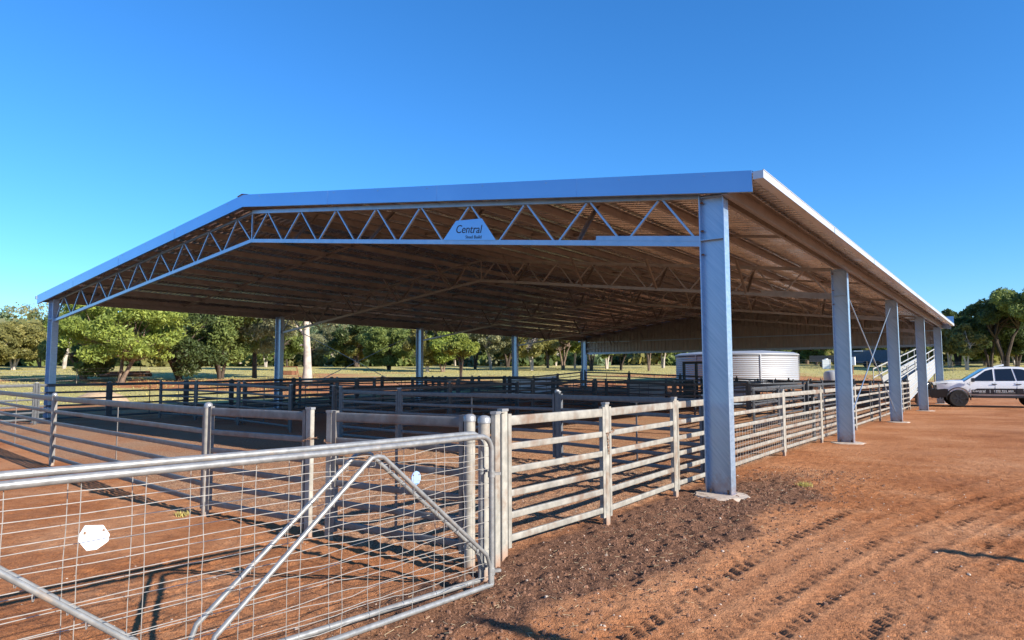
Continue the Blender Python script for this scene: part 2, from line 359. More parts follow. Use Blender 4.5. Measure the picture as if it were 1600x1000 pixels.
    soil = ramp(n, l, n1.outputs[0], [(0.30, (0.29, 0.105, 0.040)), (0.5, (0.42, 0.168, 0.066)), (0.68, (0.54, 0.265, 0.13))]).outputs[0]
    s2 = ramp(n, l, n2.outputs[0], [(0.28, (0.62, 0.55, 0.5)), (0.55, (1, 1, 1)), (0.75, (1.0, 1.06, 1.1))]).outputs[0]
    soil = mix(n, l, 0.8, soil, s2, 'MULTIPLY')
    n0 = noise(n, l, 0.17, 5, 0.62, P, 0.6); pt = ramp(n, l, n0.outputs[0], [(0.46, (0, 0, 0)), (0.62, (0.75, 0.75, 0.75))]); soil = mix(n, l, pt.outputs[0], soil, (0.49, 0.235, 0.115))
    s3 = ramp(n, l, n3.outputs[0], [(0.32, (0.38, 0.34, 0.32)), (0.5, (1, 1, 1)), (0.72, (1.1, 1.1, 1.1))]).outputs[0]
    soil = mix(n, l, 0.75, soil, s3, 'MULTIPLY')
    dk = ramp(n, l, n3.outputs[0], [(0.33, (0.060, 0.032, 0.021)), (0.5, (0.155, 0.075, 0.043)), (0.70, (0.28, 0.15, 0.09))]).outputs[0]
    soil = mix(n, l, attr('track'), soil, mix(n, l, 0.45, soil, (0.70, 0.62, 0.60), 'MULTIPLY'))
    col = mix(n, l, attr('dark'), soil, dk)
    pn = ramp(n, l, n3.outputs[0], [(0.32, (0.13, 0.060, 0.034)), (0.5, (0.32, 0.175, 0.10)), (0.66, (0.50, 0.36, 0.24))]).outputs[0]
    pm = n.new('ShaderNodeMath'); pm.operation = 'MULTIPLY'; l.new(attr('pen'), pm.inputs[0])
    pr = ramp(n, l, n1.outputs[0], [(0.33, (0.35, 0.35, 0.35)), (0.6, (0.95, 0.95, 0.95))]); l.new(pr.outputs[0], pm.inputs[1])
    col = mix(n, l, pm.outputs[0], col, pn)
    gr = ramp(n, l, n2.outputs[0], [(0.3, (0.30, 0.26, 0.085)), (0.5, (0.43, 0.37, 0.135)), (0.72, (0.54, 0.44, 0.21))]).outputs[0]
    col = mix(n, l, attr('grass'), col, gr)
    l.new(col, b.inputs['Base Color']); b.inputs['Roughness'].default_value = 0.95; b.inputs['Specular IOR Level'].default_value = 0.15
    add = n.new('ShaderNodeMath'); add.operation = 'MULTIPLY_ADD'; l.new(n4.outputs[0], add.inputs[0]); add.inputs[1].default_value = 0.4; l.new(n3.outputs[0], add.inputs[2])
    bump(n, l, add.outputs[0], 0.9, 0.03, b)
    me.materials.append(m)
    return X, Y, Z
GX, GY, GZ = ground_mesh()
def gh(x, y):                          # exact height of the ground mesh
    i = min(max(np.searchsorted(xs, x)-1, 0), len(xs)-2); j = min(max(np.searchsorted(ys, y)-1, 0), len(ys)-2)
    a = (x-xs[i])/(xs[i+1]-xs[i]); c = (y-ys[j])/(ys[j+1]-ys[j])
    return float((GZ[i, j]*(1-a)+GZ[i+1, j]*a)*(1-c)+(GZ[i, j+1]*(1-a)+GZ[i+1, j+1]*a)*c)
def g0(x, y): return float(gz(x, y))

# loose litter: soil clods, stone chips and straw, more than anyone could count
def litter(name, mat, n, region, smin, smax, flat, label, cat, straw=False):
    mb = MB()
    for _ in range(n):
        x, y = region()
        z = gh(x, y); s = random.uniform(smin, smax)*(1 if random.random() < 0.9 else 1.7); a = random.uniform(0, 6.28)
        if straw:
            dx, dy = math.cos(a)*s, math.sin(a)*s
            mb.rbar((x-dx, y-dy, z+0.004), (x+dx, y+dy, z+0.012), 0.0028, 0.002)
        else:
            k = 6; vs = [(x+math.cos(a+i*6.283/k)*s*random.uniform(.7, 1.2), y+math.sin(a+i*6.283/k)*s*random.uniform(.7, 1.2), z-0.004) for i in range(k)]
            tp = [(x+(v[0]-x)*.6, y+(v[1]-y)*.6, z+s*flat*random.uniform(.7, 1.3)) for v in vs]
            mb.add(vs+tp, [(i, (i+1) % k, k+(i+1) % k, k+i) for i in range(k)]+[tuple(range(k, 2*k))])
    o = mb.build(name, mat, smooth=False); tag(o, label, cat, kind='stuff')
def reg_dark():
    while True:
        y = random.uniform(-7.5, 3.5); x = random.gauss(0.3, 0.6)
        if -0.6 < x < 2.2: return x, y
def reg_all():
    y = -8+abs(random.gauss(0, 1))*7; return random.uniform(-4, 4.4) if random.random() < .6 else random.uniform(-.6, 5), min(y, 26)
def reg_pen():
    return random.uniform(-9, -0.8), random.uniform(-4.6, 8)
litter('soil_clods', M['clod'], 5000, reg_dark, 0.004, 0.015, 0.7, 'crumbled dark soil clods scattered beside the nearest shed column', 'soil clods')
litter('stone_chips', M['stone'], 800, reg_all, 0.004, 0.013, 0.5, 'small pale stone chips scattered over the red dirt', 'stones')
litter('straw_litter', M['straw'], 3000, lambda: reg_pen() if random.random() < .75 else reg_dark(), 0.008, 0.026, 1, 'short dry straw pieces lying on the pen floor and dirt', 'straw', True)

# ------------------------------------------------------------------ shed
XR, XL, BAY, NB = 0.0, -23.5, 9.03, 4
XM = (XR+XL)/2; HALF = (XR-XL)/2; HE = 4.34; CW = 0.37; SLOPE = 0.1225
ZR = 6.08; XE_R, XE_L = 0.50, -24.0
def roof_z(x): return ZR-abs(x-XM)*(ZR-4.50)/(0.32-XM)
shed = empty('farm_shed', (XM, 0, 0), 0, 'large open sided steel yard cover with low gable roof over the stock pens', 'shed')
def sp(mb, name, mat, parent=None, **k):
    o = mb.build(name, mat, parent or shed, **k)
    if parent is None: o.location = (-XM, 0, 0)
    return o
def column(x0, x1, y, outer):          # I-section: web in the XZ plane, flanges facing +-X
    zb = g0((x0+x1)/2, y)
    mb = MB(); fw = 0.20; t = 0.016
    mb.box((x0, y-fw/2, zb+0.02), (x0+t, y+fw/2, HE)); mb.box((x1-t, y-fw/2, zb+0.02), (x1, y+fw/2, HE))
    mb.box((x0+t, y-0.006, zb+0.02), (x1-t, y+0.006, HE-0.002))
    c = sp(mb, 'column', M['column'], smooth=False)
    s = MB(); 
    for z in (3.66, HE-0.05):          # stiffeners
        for sy in (-1, 1): s.box((x0+t, min(sy*0.008, sy*0.09)+y, z-0.006), (x1-t, max(sy*0.008, sy*0.09)+y, z+0.006))
    sp(s, 'stiffener', M['column'], c, smooth=False)
    p = MB(); p.box((x0-0.02, y-0.12, zb+0.0), (x1+0.02, y+0.12, zb+0.02)); sp(p, 'base_plate', M['column'], c, smooth=False)
    for bx in (x0+0.06, x1-0.06):
        for by in (-0.06,) if y else (-0.06, 0.06): bt = MB(); bt.lathe([(0.014, zb+0.02), (0.014, zb+0.075)], 6, (bx, y+by, 0)); sp(bt, 'bolt', M['chain'], c)
    for z in (HE-0.12, 3.80, 3.45) if y < 10 else ():
        bt = MB(); bt.lathe([(0.014, 0), (0.014, 0.05)], 6, ((x0 if outer > 0 else x1-0.05), y-0.05, z), axis='x'); sp(bt, 'bolt', M['chain'], c)
    f = MB(); rs = random.Random(int(y*10+x0)); k = 18; cx = (x0+x1)/2+outer*0.06; ring = []; top = []
    for i in range(k):
        a = i*6.283/k; r = 0.36+0.07*rs.random(); ring.append((cx+math.cos(a)*r*1.1, y-0.12+math.sin(a)*r, zb-0.05))
        r -= 0.06; top.append((cx+math.cos(a)*r*1.08, y-0.12+math.sin(a)*r, zb+0.012+0.014*rs.random()))
    f.add(ring+top+[(cx, y-0.1, zb+0.018)], [(i, (i+1) % k, k+(i+1) % k, k+i) for i in range(k)]+[(k+i, k+(i+1) % k, 2*k) for i in range(k)])
    sp(f, 'footing', M['conc'], c)
    return c
for i in range(NB+1):
    column(XR-CW, XR, i*BAY, 1); column(XL, XL+CW, i*BAY, -1)
def truss(y, fine, flip=False):
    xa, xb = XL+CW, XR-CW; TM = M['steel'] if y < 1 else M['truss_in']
    top = lambda x: 4.30+(HALF-CW-abs(x-XM))*SLOPE
    bot = lambda x: 3.62+(HALF-CW-abs(x-XM))*SLOPE
    tc = MB()
    for s_ in (-1, 1):
        xo = XM+s_*(HALF-CW)
        tc.angle((XM, y, top(XM)), (xo, y, top(xo)), 0.075, 0.008, (0, 0, 1) if s_ > 0 else (0, 0, 1))
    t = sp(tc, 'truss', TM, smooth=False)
    bc = MB()
    for s_ in (-1, 1):
        xo = XM+s_*(HALF-CW)
        bc.rbar((XM, y, bot(XM)), (xo, y, bot(xo)), 0.075, 0.085)
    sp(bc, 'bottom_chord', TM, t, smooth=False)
    gp = MB(); gp.box((xb-1.9, y-0.046, bot(xb)+0.04+0.08), (xb, y-0.038, bot(xb)+0.245-0.02)) 
    # splice plate laid along the last stretch of the bottom chord on the yard side
    gp = MB()
    for xo, s_ in ((xb, 1),):
        gp.rbar((xo-1.75, y-0.043, bot(xo-1.75)+0.075), (xo, y-0.043, bot(xo)+0.075), 0.006, 0.075)
    sp(gp, 'splice_plate', TM, t, smooth=False)
    N = 9; pnl = (HALF-CW)/N; allweb = MB()
    def wb(p0, p1):
        if fine:
            w = MB(); w.rbar(p0, p1, 0.03, 0.042, (0, 1, 0)); sp(w, 'web_bar', TM, t, smooth=False)
        else: allweb.rbar(p0, p1, 0.03, 0.042, (0, 1, 0))
    wb((XM, y, bot(XM)-0.02), (XM, y, top(XM)))
    for s_ in (-1, 1):
        for k in range(N):
            xb0 = XM+s_*(k*pnl+0.05); xt = XM+s_*(k+0.5)*pnl; xb1 = XM+s_*((k+1)*pnl-0.05)
            wb((xb0, y, bot(xb0)+0.03), (xt-s_*0.035, y, top(xt)-0.01)); wb((xt+s_*0.035, y, top(xt)-0.01), (xb1, y, bot(xb1)+0.03))
    if not fine: tag(sp(allweb, 'web_bars', TM, t, smooth=False), kind='stuff')
    dirs = (1,) if y < 1 else ((-1,) if y > NB*BAY-1 else (-1, 1))
    for xk in (1.5, 4.1, 6.6, 9.2):
        for s_ in (-1, 1):
            for d in dirs:
                x = XM+s_*xk
                fb = MB(); fb.angle((x, y+d*0.04, bot(x)), (x, y+d*0.78, top(x)+0.12), 0.055, 0.006, (1, 0, 0)); sp(fb, 'fly_brace', M['purlin'], t, smooth=False)
    return t, top, bot
for i in range(NB+1):
    tt, TOP, BOT = truss(i*BAY, i < 2)
    if i == 0: front_truss = tt
Y0, Y1 = -0.27, NB*BAY+0.25
# purlins: C sections along the shed, bolted over the top chords
for s_ in (-1, 1):
    for k in range(10):
        d = 0.35+k*1.23; x = XM+s_*d; zt = roof_z(x)-0.035; h = 0.17
        if d > HALF: x = XM+s_*(HALF-0.15); zt = roof_z(x)-0.035
        mb = MB(); mb.box((x-0.002, Y0+0.03, zt-h), (x+0.002, Y1-0.03, zt))
        mb.box((x+0.002, Y0+0.03, zt-h), (x+0.062, Y1-0.03, zt-h+0.004)); mb.box((x+0.002, Y0+0.03, zt-0.004), (x+0.062, Y1-0.03, zt))
        mb.box((x+0.058, Y0+0.03, zt-h+0.004), (x+0.062, Y1-0.03, zt-h+0.022))
        sp(mb, 'purlin', M['purlin'], smooth=False)
    # bridging between purlins in the middle of each bay
    for b_ in range(NB):
        mb = MB(); yb = (b_+0.5)*BAY
        xa, xb_ = XM+s_*0.4, XM+s_*(HALF-0.3)
        mb.rbar((xa, yb, roof_z(xa)-0.13), (xb_, yb, roof_z(xb_)-0.13), 0.05, 0.06); sp(mb, 'bridging', M['purlin'], smooth=False)
    # eave beam along the column heads
    x = (XR+0.06) if s_ > 0 else (XL-0.06)
    mb = MB(); zt = roof_z(x)-0.05
    mb.box((x-0.04, Y0+0.02, zt-0.24), (x-0.036, Y1-0.02, zt)); mb.box((x-0.036, Y0+0.02, zt-0.24), (x+0.04, Y1-0.02, zt-0.236)); mb.box((x-0.036, Y0+0.02, zt-0.004), (x+0.04, Y1-0.02, zt))
    sp(mb, 'eave_beam', M['purlin'], smooth=False)
# ribbed roof sheets, one each side of the ridge
def ribbed(xa, xb, y0, y1, pitch=0.19, rib=0.018):
    v = []; f = []; y = y0; prof = []
    while y < y1-pitch:
        prof += [(y, 0), (y+pitch*0.62, 0), (y+pitch*0.72, rib), (y+pitch*0.88, rib)]; y += pitch
    prof += [(y, 0), (y1, 0)]
    for (yy, h) in prof:
        for x in (xa, xb): v.append((x, yy, roof_z(x)+h))
    k = len(prof)
    f = [(2*i, 2*i+1, 2*i+3, 2*i+2) for i in range(k-1)]
    return v, f
for s_ in (-1, 1):
    xe = XE_R if s_ > 0 else XE_L
    v, f = ribbed(XM+s_*0.02, xe, Y0+0.01, Y1-0.01); mb = MB(); mb.add(v, f)
    sp(mb, 'roof_sheet', M['sheet'], smooth=False)
    gt = MB(); z = roof_z(xe)-0.06
    x0, x1 = (xe-0.01, xe+0.13) if s_ > 0 else (xe-0.13, xe+0.01)
    gt.box((x0, Y0-0.03, z-0.04), (x1, Y1, z-0.037)); 
    gt.box((x0, Y0-0.03, z-0.037), (x0+0.003, Y1, z+0.06)); gt.box((x1-0.003, Y0-0.03, z-0.037), (x1, Y1, z+0.07))
    gt.box((x0+.003, Y0-0.03, z-0.037), (x1-.003, Y0-0.027, z+0.07)); gt.bar((x1, Y0-0.03, z+0.075), (x1, Y1, z+0.075), 0.018, 0.018, 6)
    gu = sp(gt, 'gutter', M['gutter'])
    for i_ in range(1, 8):
        yj = Y0+(Y1-Y0)*i_/8; j = MB(); xo_ = x1 if s_ > 0 else x0; j.box((xo_-.004, yj-.02, z-.045), (xo_+.004, yj+.02, z+.07)); sp(j, 'gutter_joint', M['steel'], gu, smooth=False)
rc = MB(); rc.add([(XM-0.22, Y0-0.05, roof_z(XM-0.22)+0.035), (XM, Y0-0.05, ZR+0.05), (XM+0.22, Y0-0.05, roof_z(XM+0.22)+0.035),
                   (XM-0.22, Y1+0.03, roof_z(XM-0.22)+0.035), (XM, Y1+0.03, ZR+0.05), (XM+0.22, Y1+0.03, roof_z(XM+0.22)+0.035)],
                  [(0, 1, 4, 3), (1, 2, 5, 4)]); sp(rc, 'ridge_cap', M['gutter'], smooth=False)
for yy, sg in ((Y0, -1), (Y1, 1)):
    for s_ in (-1, 1):                 # barge flashing on each gable edge
        xe = 0.47 if s_ > 0 else -23.97
        fm = MB(); x0 = XM; z0 = roof_z(x0)+0.03; z1 = roof_z(xe)+0.03; hh = 0.30
        ya, yb = (yy-0.02, yy) if sg < 0 else (yy, yy+0.02)
        fm.add([(x0, ya, z0-hh), (xe, ya, z1-hh), (xe, ya, z1), (x0, ya, z0), (x0, yb, z0-hh), (xe, yb, z1-hh), (xe, yb, z1), (x0, yb, z0)],
               [(0, 1, 2, 3), (4, 7, 6, 5), (0, 4, 5, 1), (1, 5, 6, 2), (2, 6, 7, 3), (3, 7, 4, 0)])
        y2 = yy-sg*0.12
        fm.add([(x0, yy, z0+.003), (xe, yy, z1+.003), (xe, y2, z1+.003), (x0, y2, z0+.003)], [(0, 1, 2, 3)])
        fm.add([(x0, yy, z0-hh), (xe, yy, z1-hh), (xe, yy-sg*0.05, z1-hh), (x0, yy-sg*0.05, z0-hh)], [(0, 1, 2, 3)])
        bf = sp(fm, 'barge_flashing', M['flash'], smooth=False)
        if sg < 0:
            for t_ in (.26, .52, .77):
                xj = x0+(xe-x0)*t_; zj = roof_z(xj)+.03; j = MB(); j.box((xj-.012, ya-.004, zj-hh+.004), (xj+.012, ya-.0005, zj-.004)); sp(j, 'lap_joint', M['flash'], bf, smooth=False)
            for i_ in range(9):
                xj = x0+(xe-x0)*(i_+.5)/9; zj = roof_z(xj)+.03; j = MB(); j.lathe([(.012, 0), (.012, .008)], 6, (xj, ya-.008, zj-.05), 'y'); sp(j, 'screw', M['steel'], bf)
# small stop-end tab standing up at the far gutter corner
mb = MB(); mb.box((0.18, Y1+0.03, roof_z(0.2)-0.05), (0.62, Y1+0.04, roof_z(0.2)+0.42)); sp(mb, 'gutter_stop', M['flash'], smooth=False)
# ribbed gable cladding on the far end, hanging down to the truss bottom
gm = MB(); yy = NB*BAY+0.14; v = []; prof = []; x = XL+0.02
while x < XR-0.02:
    prof += [(x, 0), (x+0.17, 0), (x+0.19, 0.045), (x+0.24, 0.045)]; x += 0.27
prof.append((XR, 0))
for (xx, h) in prof: v += [(xx, yy-h, 3.30), (xx, yy-h, roof_z(xx)-0.02)]
gm.add(v, [(2*i, 2*i+2, 2*i+3, 2*i+1) for i in range(len(prof)-1)])
sp(gm, 'gable_cladding', M['clad'], smooth=False)
gm = MB(); 
for z in (3.34, 4.15): gm.box((XL+CW, yy-0.12, z-0.03), (XR-CW, yy-0.05, z+0.03))
gm.box((XL, yy-0.01, 3.24), (XR, yy+0.02, 3.30)); sp(gm, 'girt', M['steel'], smooth=False)
# rod cross braces in the second bay of both column lines
for x in (-0.19, XL+CW/2):
    for za, zb_ in ((4.1, 0.35), (0.35, 4.1)):
        b_ = MB(); gb = g0(x, BAY*1.5)
        b_.bar((x, BAY+0.12, za+(gb if za < 1 else 0)), (x, 2*BAY-0.12, zb_+(gb if zb_ < 1 else 0)), 0.035, 0.035, 6)
        br = sp(b_, 'brace_rod', M['steel'])
# sign plate bolted over one truss panel near the right end of the front truss
pn = (HALF-CW)/9; ka = 5; xa = XM+ka*pn+0.02; xb = XM+(ka+1)*pn-0.02; xt = XM+(ka+.5)*pn
zt = BOT(xt)+0.42; fr = (zt-BOT(xa))/(TOP(xt)-BOT(xa)); dxs = (xt-xa)*fr
pl = MB(); poly = [(xa-0.02, BOT(xa)+0.035), (xb+0.02, BOT(xb)+0.035), (xb-dxs*0.86, zt-0.02), (xa+dxs*0.86, zt+0.02)]
pl.prism(poly, lambda p: (p[0], -0.052, p[1]), lambda p: (p[0], -0.046, p[1]))
plate = sp(pl, 'sign_plate', M['flash'], smooth=False)
rot = Matrix.Rotation(R(90), 4, 'X')
tilt = Matrix.Rotation(math.atan(SLOPE), 4, 'Y')
xc = (xa+xb)/2
text_mesh('lettering', 'Central', 0.22, M['ink'], plate, Matrix.Translation((xc-0.31, -0.054, BOT(xc)+0.205)) @ tilt @ rot, width=0.62, shear=0.12)
text_mesh('lettering', 'Steel Build', 0.085, M['ink'], plate, Matrix.Translation((xc-0.08, -0.054, BOT(xc)+0.075)) @ tilt @ rot, width=0.38)

# ------------------------------------------------------------------ stock yard fences
def post_mb(x, y, h, kind, rz=0.0, s=0.078):
    z = g0(x, y); mb = MB()
    if kind == 'round': mb.lathe([(s/2+.006, z-0.05), (s/2+.006, z+h-0.03)], 14, (x, y, 0))
    else:
        ax = Vector((math.cos(rz), math.sin(rz), 0)); ay = Vector((-math.sin(rz), math.cos(rz), 0))
        c = s/2*1.1; e = s/2*.68; b = 0.007; pts = [(c, -e+b), (c, e-b), (c-b, e), (-c+b, e), (-c, e-b), (-c, -e+b), (-c+b, -e), (c-b, -e)]
        f = lambda zz: (lambda p: tuple(Vector((x, y, zz))+ax*p[0]+ay*p[1]))
        mb.prism(pts, f(z-0.05), f(z+h-0.02))
    return mb
def add_post(parent, x, y, h=1.38, kind='sq', rz=0.0, mat='post', cap=True, s=0.078):
    p = post_mb(x, y, h, kind, rz, s).build('post', M[mat], parent)
    if cap:
        z = g0(x, y)+h; c = MB(); r = s/2+0.011 if kind == 'round' else s/2+0.004
        sg = 14 if kind == 'round' else 8
        c.lathe([(r, z-0.05), (r, z-0.012), (r*0.8, z+0.006), (r*0.35, z+0.016)], sg, (x, y, 0)) if kind == 'round' else \
            c.obox((x, y, z-0.010), (r*1.1*math.cos(rz), r*1.1*math.sin(rz), 0), (-r*.7*math.sin(rz), r*.7*math.cos(rz), 0), (0, 0, 0.012))
        c.build('cap', M['cap'], p)
    return p
RZ = [1.265, 1.02, 0.80, 0.58, 0.375, 0.165]
def add_panel(parent, a, b, detail=True, mat='rail', gap=0.075, stays=None, zoff=0.0, sheet=None, mesh=False, rails=RZ, uph=1.33):
    a = Vector(a); b = Vector(b); d = (b-a); ln = d.length; d.normalize(); nrm = Vector((-d.y, d.x))
    p0 = a+d*gap; p1 = b-d*gap; za, zb_ = g0(*a)+zoff, g0(*b)+zoff
    V = lambda t, z: Vector((p0.x+(p1.x-p0.x)*t, p0.y+(p1.y-p0.y)*t, za+(zb_-za)*t+z))
    detail = True
    pan = empty('panel'); pan.parent = parent
    for t in (0, 1):
        up = MB(); up.rbar(V(t, 0.08), V(t, uph), 0.05, 0.05, (d.x, d.y, 0)); up.build('upright', M[mat], pan)
    one = MB(); tl = (ln-2*gap); e = 0.02/max(tl, .1)
    for k, z in enumerate(rails):
        h, w = (0.095, 0.042) if k == 0 else (0.064, 0.034)
        mb = MB() if detail else one
        mb.bar(V(e, z), V(1-e, z), w, h, 16, 5.0)
        if detail: mb.build('rail', M[mat], pan)
    if not detail: one.build('rails', M[mat], pan)
    if stays is None: stays = [0.5] if ln > 2.3 else []
    if stays:
        for t in stays:
            st = MB(); st.rbar(V(t, 0.13)+Vector((nrm.x, nrm.y, 0))*-0.026, V(t, rails[0]-0.03)+Vector((nrm.x, nrm.y, 0))*-0.026, 0.03, 0.008, (nrm.x, nrm.y, 0)); st.build('stay', M[mat], pan)
    if sheet:
        z0_, z1_ = sheet; s = MB(); o = Vector((nrm.x, nrm.y, 0))*0.03
        s.add([V(0, z0_)+o, V(1, z0_)+o, V(1, z1_)+o, V(0, z1_)+o, V(0, z0_)+o*1.2, V(1, z0_)+o*1.2, V(1, z1_)+o*1.2, V(0, z1_)+o*1.2],
              [(0, 1, 2, 3), (4, 7, 6, 5), (0, 4, 5, 1), (2, 6, 7, 3), (1, 5, 6, 2), (0, 3, 7, 4)])
        s.build('sheeting', M['column'] if mesh != 'pale' else M['ramp'], pan, smooth=False)
    if mesh is True:
        m_ = MB(); o = Vector((nrm.x, nrm.y, 0))*-0.03; n_ = int(tl/0.15)
        for i in range(1, n_): m_.tube([V(i/n_, 0.12)+o, V(i/n_, 0.80)+o], 0.0025, 4)
        for z in (0.27, 0.48, 0.69): m_.tube([V(i/12, z+random.uniform(-.012, .012))+o for i in range(13)], 0.0025, 4)
        m_.build('wire_mesh', M['wire'], pan)
    return pan
def fence(pts, label, group=None, detail=True, kinds=None, gaps=(), opts=None, h=1.38, name='rail_fence', mat=None):
    mat = mat or ('rail' if detail else 'shaderail'); pm = 'post' if mat in ('rail', 'frontrail') else mat
    root = empty(name, (0, 0, 0), 0, label, 'fence', group)
    cx, cy = pts[0]; z = g0(cx, cy); root.location = (cx, cy, z)
    before = set(C.objects)
    n = len(pts)
    for i, p in enumerate(pts):
        q = pts[min(i+1, n-1)]; r_ = pts[max(i-1, 0)]; rz = math.atan2(q[1]-r_[1], q[0]-r_[0])
        add_post(root, p[0], p[1], h, (kinds or {}).get(i, 'sq'), rz, mat=pm)
    for i in range(n-1):
        if i in gaps: continue
        add_panel(root, pts[i], pts[i+1], detail, mat, **((opts or {}).get(i, {})))
    for o in set(C.objects)-before:
        if o.parent == root: o.location = (-cx, -cy, -z)
    return root
def chain(x, y, z, rz, label, n=9, r=0.075, hang=True):
    mb = MB()
    for i in range(n):
        a = 2*math.pi*i/n; px, py = math.cos(a)*r, math.sin(a)*r
        t = Vector((-math.sin(a), math.cos(a), 0)); w = Vector((0, 0, 1)) if i % 2 else Vector((math.cos(a), math.sin(a), 0))
        c = Vector((px, py, -0.012*math.cos(a)))
        ring = [c+t*0.024*math.cos(b*1.047)+w*0.010*math.sin(b*1.047) for b in range(7)]
        mb.tube(ring, 0.004, 5)
    if hang:
        for i in range(7):
            c = Vector((r, 0, -0.03-i*0.034)); w = Vector((1, 0, 0)) if i % 2 else Vector((0, 1, 0))
            mb.tube([c+Vector((0, 0, 1))*0.024*math.cos(b*1.047)+w*0.010*math.sin(b*1.047) for b in range(7)], 0.004, 5)
    o = mb.build('gate_chain', M['chain']); o.location = (x, y, z); o.rotation_euler = (R(4), R(5), rz)
    return tag(o, label, 'chain', 'gate chains looped around fence posts')
FX = -0.65
ry = [-4.53, -2.66, -0.50, 1.15, 5.33, 8.64, 11.0, line_x(1334, -.68), line_x(1372, -.72), line_x(1389, -.75), 25.2, 27.86]
rpts = [(-0.66, ry[0]), (-0.58, ry[1]), (-0.65, ry[2]), (-0.66, ry[3]), (-0.70, ry[4]), (-0.67, ry[5]), (-0.67, ry[6]), (-0.68, ry[7]), (-.72, ry[8]), (-.75, ry[9]), (-.8, ry[10]), (-.83, ry[11])]
fence(rpts, 'sunlit pale steel rail fence running back beside the right row of shed columns', opts={
    0: dict(stays=[]), 1: dict(stays=[]), 2: dict(stays=[]), 3: dict(stays=[], mesh=True), 4: dict(stays=[], mesh=True), 5: dict(stays=[], mesh=True), 7: dict(stays=[.55])})
chain(-0.58, -2.62, 1.05, R(-60), 'rusty chain looped round the first sunlit post behind the hinge cluster')
# front row
fr = [(-2.80, -5.02), (-4.80, -5.07+0.02), (-11.58, -4.23), (-18.6, -3.4), (-25.5, -2.6)]
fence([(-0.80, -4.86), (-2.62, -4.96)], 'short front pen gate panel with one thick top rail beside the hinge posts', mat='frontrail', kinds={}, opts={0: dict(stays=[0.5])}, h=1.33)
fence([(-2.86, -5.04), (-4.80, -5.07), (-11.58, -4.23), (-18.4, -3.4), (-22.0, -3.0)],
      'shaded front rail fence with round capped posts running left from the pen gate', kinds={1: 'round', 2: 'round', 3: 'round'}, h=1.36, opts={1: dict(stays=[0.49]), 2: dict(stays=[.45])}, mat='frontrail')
chain(-2.86, -5.04, 1.02, R(200), 'red brown chain on the square post left of the front gate gap', hang=False)
chain(-2.60, -4.96, 1.0, R(20), 'red brown chain on the square post right of the front gate gap', hang=False)
# cross row in front of the sun line and its left continuation
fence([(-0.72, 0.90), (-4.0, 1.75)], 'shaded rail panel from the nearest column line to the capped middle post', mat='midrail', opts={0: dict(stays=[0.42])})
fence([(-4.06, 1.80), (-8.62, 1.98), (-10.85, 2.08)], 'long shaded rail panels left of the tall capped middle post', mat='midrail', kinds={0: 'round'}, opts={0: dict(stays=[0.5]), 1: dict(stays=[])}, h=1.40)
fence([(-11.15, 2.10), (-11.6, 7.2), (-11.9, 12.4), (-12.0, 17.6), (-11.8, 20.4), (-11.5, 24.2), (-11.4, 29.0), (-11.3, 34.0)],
      'dark lengthwise rail fence down the middle of the shed', h=1.42, mat='shaderail', opts={0: dict(stays=[.35, .7]), 1: dict(stays=[.35, .7]), 2: dict(stays=[.5]), 3: dict(stays=[.5]), 4: dict(sheet=(0.15, 1.25), mesh='pale')})
fence([(-13.65, 2.62), (-16.8, 2.95), (-19.9, 3.28), (-22.3, 3.25)], 'shaded cross fence of rails between the left columns and the middle gateway', mat='shaderail', opts={0: dict(stays=[.5]), 1: dict(stays=[.5])})
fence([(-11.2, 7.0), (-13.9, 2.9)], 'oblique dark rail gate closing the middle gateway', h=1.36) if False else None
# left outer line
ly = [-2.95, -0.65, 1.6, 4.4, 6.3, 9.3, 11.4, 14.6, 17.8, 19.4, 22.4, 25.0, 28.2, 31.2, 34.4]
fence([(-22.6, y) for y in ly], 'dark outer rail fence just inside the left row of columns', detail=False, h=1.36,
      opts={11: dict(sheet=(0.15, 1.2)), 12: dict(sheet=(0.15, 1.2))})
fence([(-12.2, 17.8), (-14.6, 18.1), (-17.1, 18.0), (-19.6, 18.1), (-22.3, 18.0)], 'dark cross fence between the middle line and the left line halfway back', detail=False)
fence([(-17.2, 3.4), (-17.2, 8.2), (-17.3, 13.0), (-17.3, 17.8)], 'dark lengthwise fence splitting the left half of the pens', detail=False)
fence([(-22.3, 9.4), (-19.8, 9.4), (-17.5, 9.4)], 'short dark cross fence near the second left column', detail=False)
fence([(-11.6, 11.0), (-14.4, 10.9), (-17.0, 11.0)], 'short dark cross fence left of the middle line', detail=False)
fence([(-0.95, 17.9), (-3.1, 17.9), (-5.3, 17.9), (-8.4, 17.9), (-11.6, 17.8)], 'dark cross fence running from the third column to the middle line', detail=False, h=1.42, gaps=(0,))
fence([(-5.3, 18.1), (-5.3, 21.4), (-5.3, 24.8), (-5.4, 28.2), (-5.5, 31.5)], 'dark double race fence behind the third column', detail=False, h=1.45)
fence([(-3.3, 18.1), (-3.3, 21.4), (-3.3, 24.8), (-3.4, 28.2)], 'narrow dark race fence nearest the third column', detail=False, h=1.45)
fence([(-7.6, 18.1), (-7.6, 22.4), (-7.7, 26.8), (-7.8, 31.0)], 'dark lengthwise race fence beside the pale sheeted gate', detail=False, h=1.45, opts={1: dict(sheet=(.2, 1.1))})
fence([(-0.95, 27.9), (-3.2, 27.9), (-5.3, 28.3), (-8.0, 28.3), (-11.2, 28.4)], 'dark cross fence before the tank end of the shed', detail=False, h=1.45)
fence([(-1.2, 34.6), (-4.5, 34.6), (-8, 34.6), (-11.2, 34.6), (-15, 34.6), (-18.8, 34.6), (-22.4, 34.6)], 'dark back fence across the far end under the clad gable', detail=False, h=1.45)
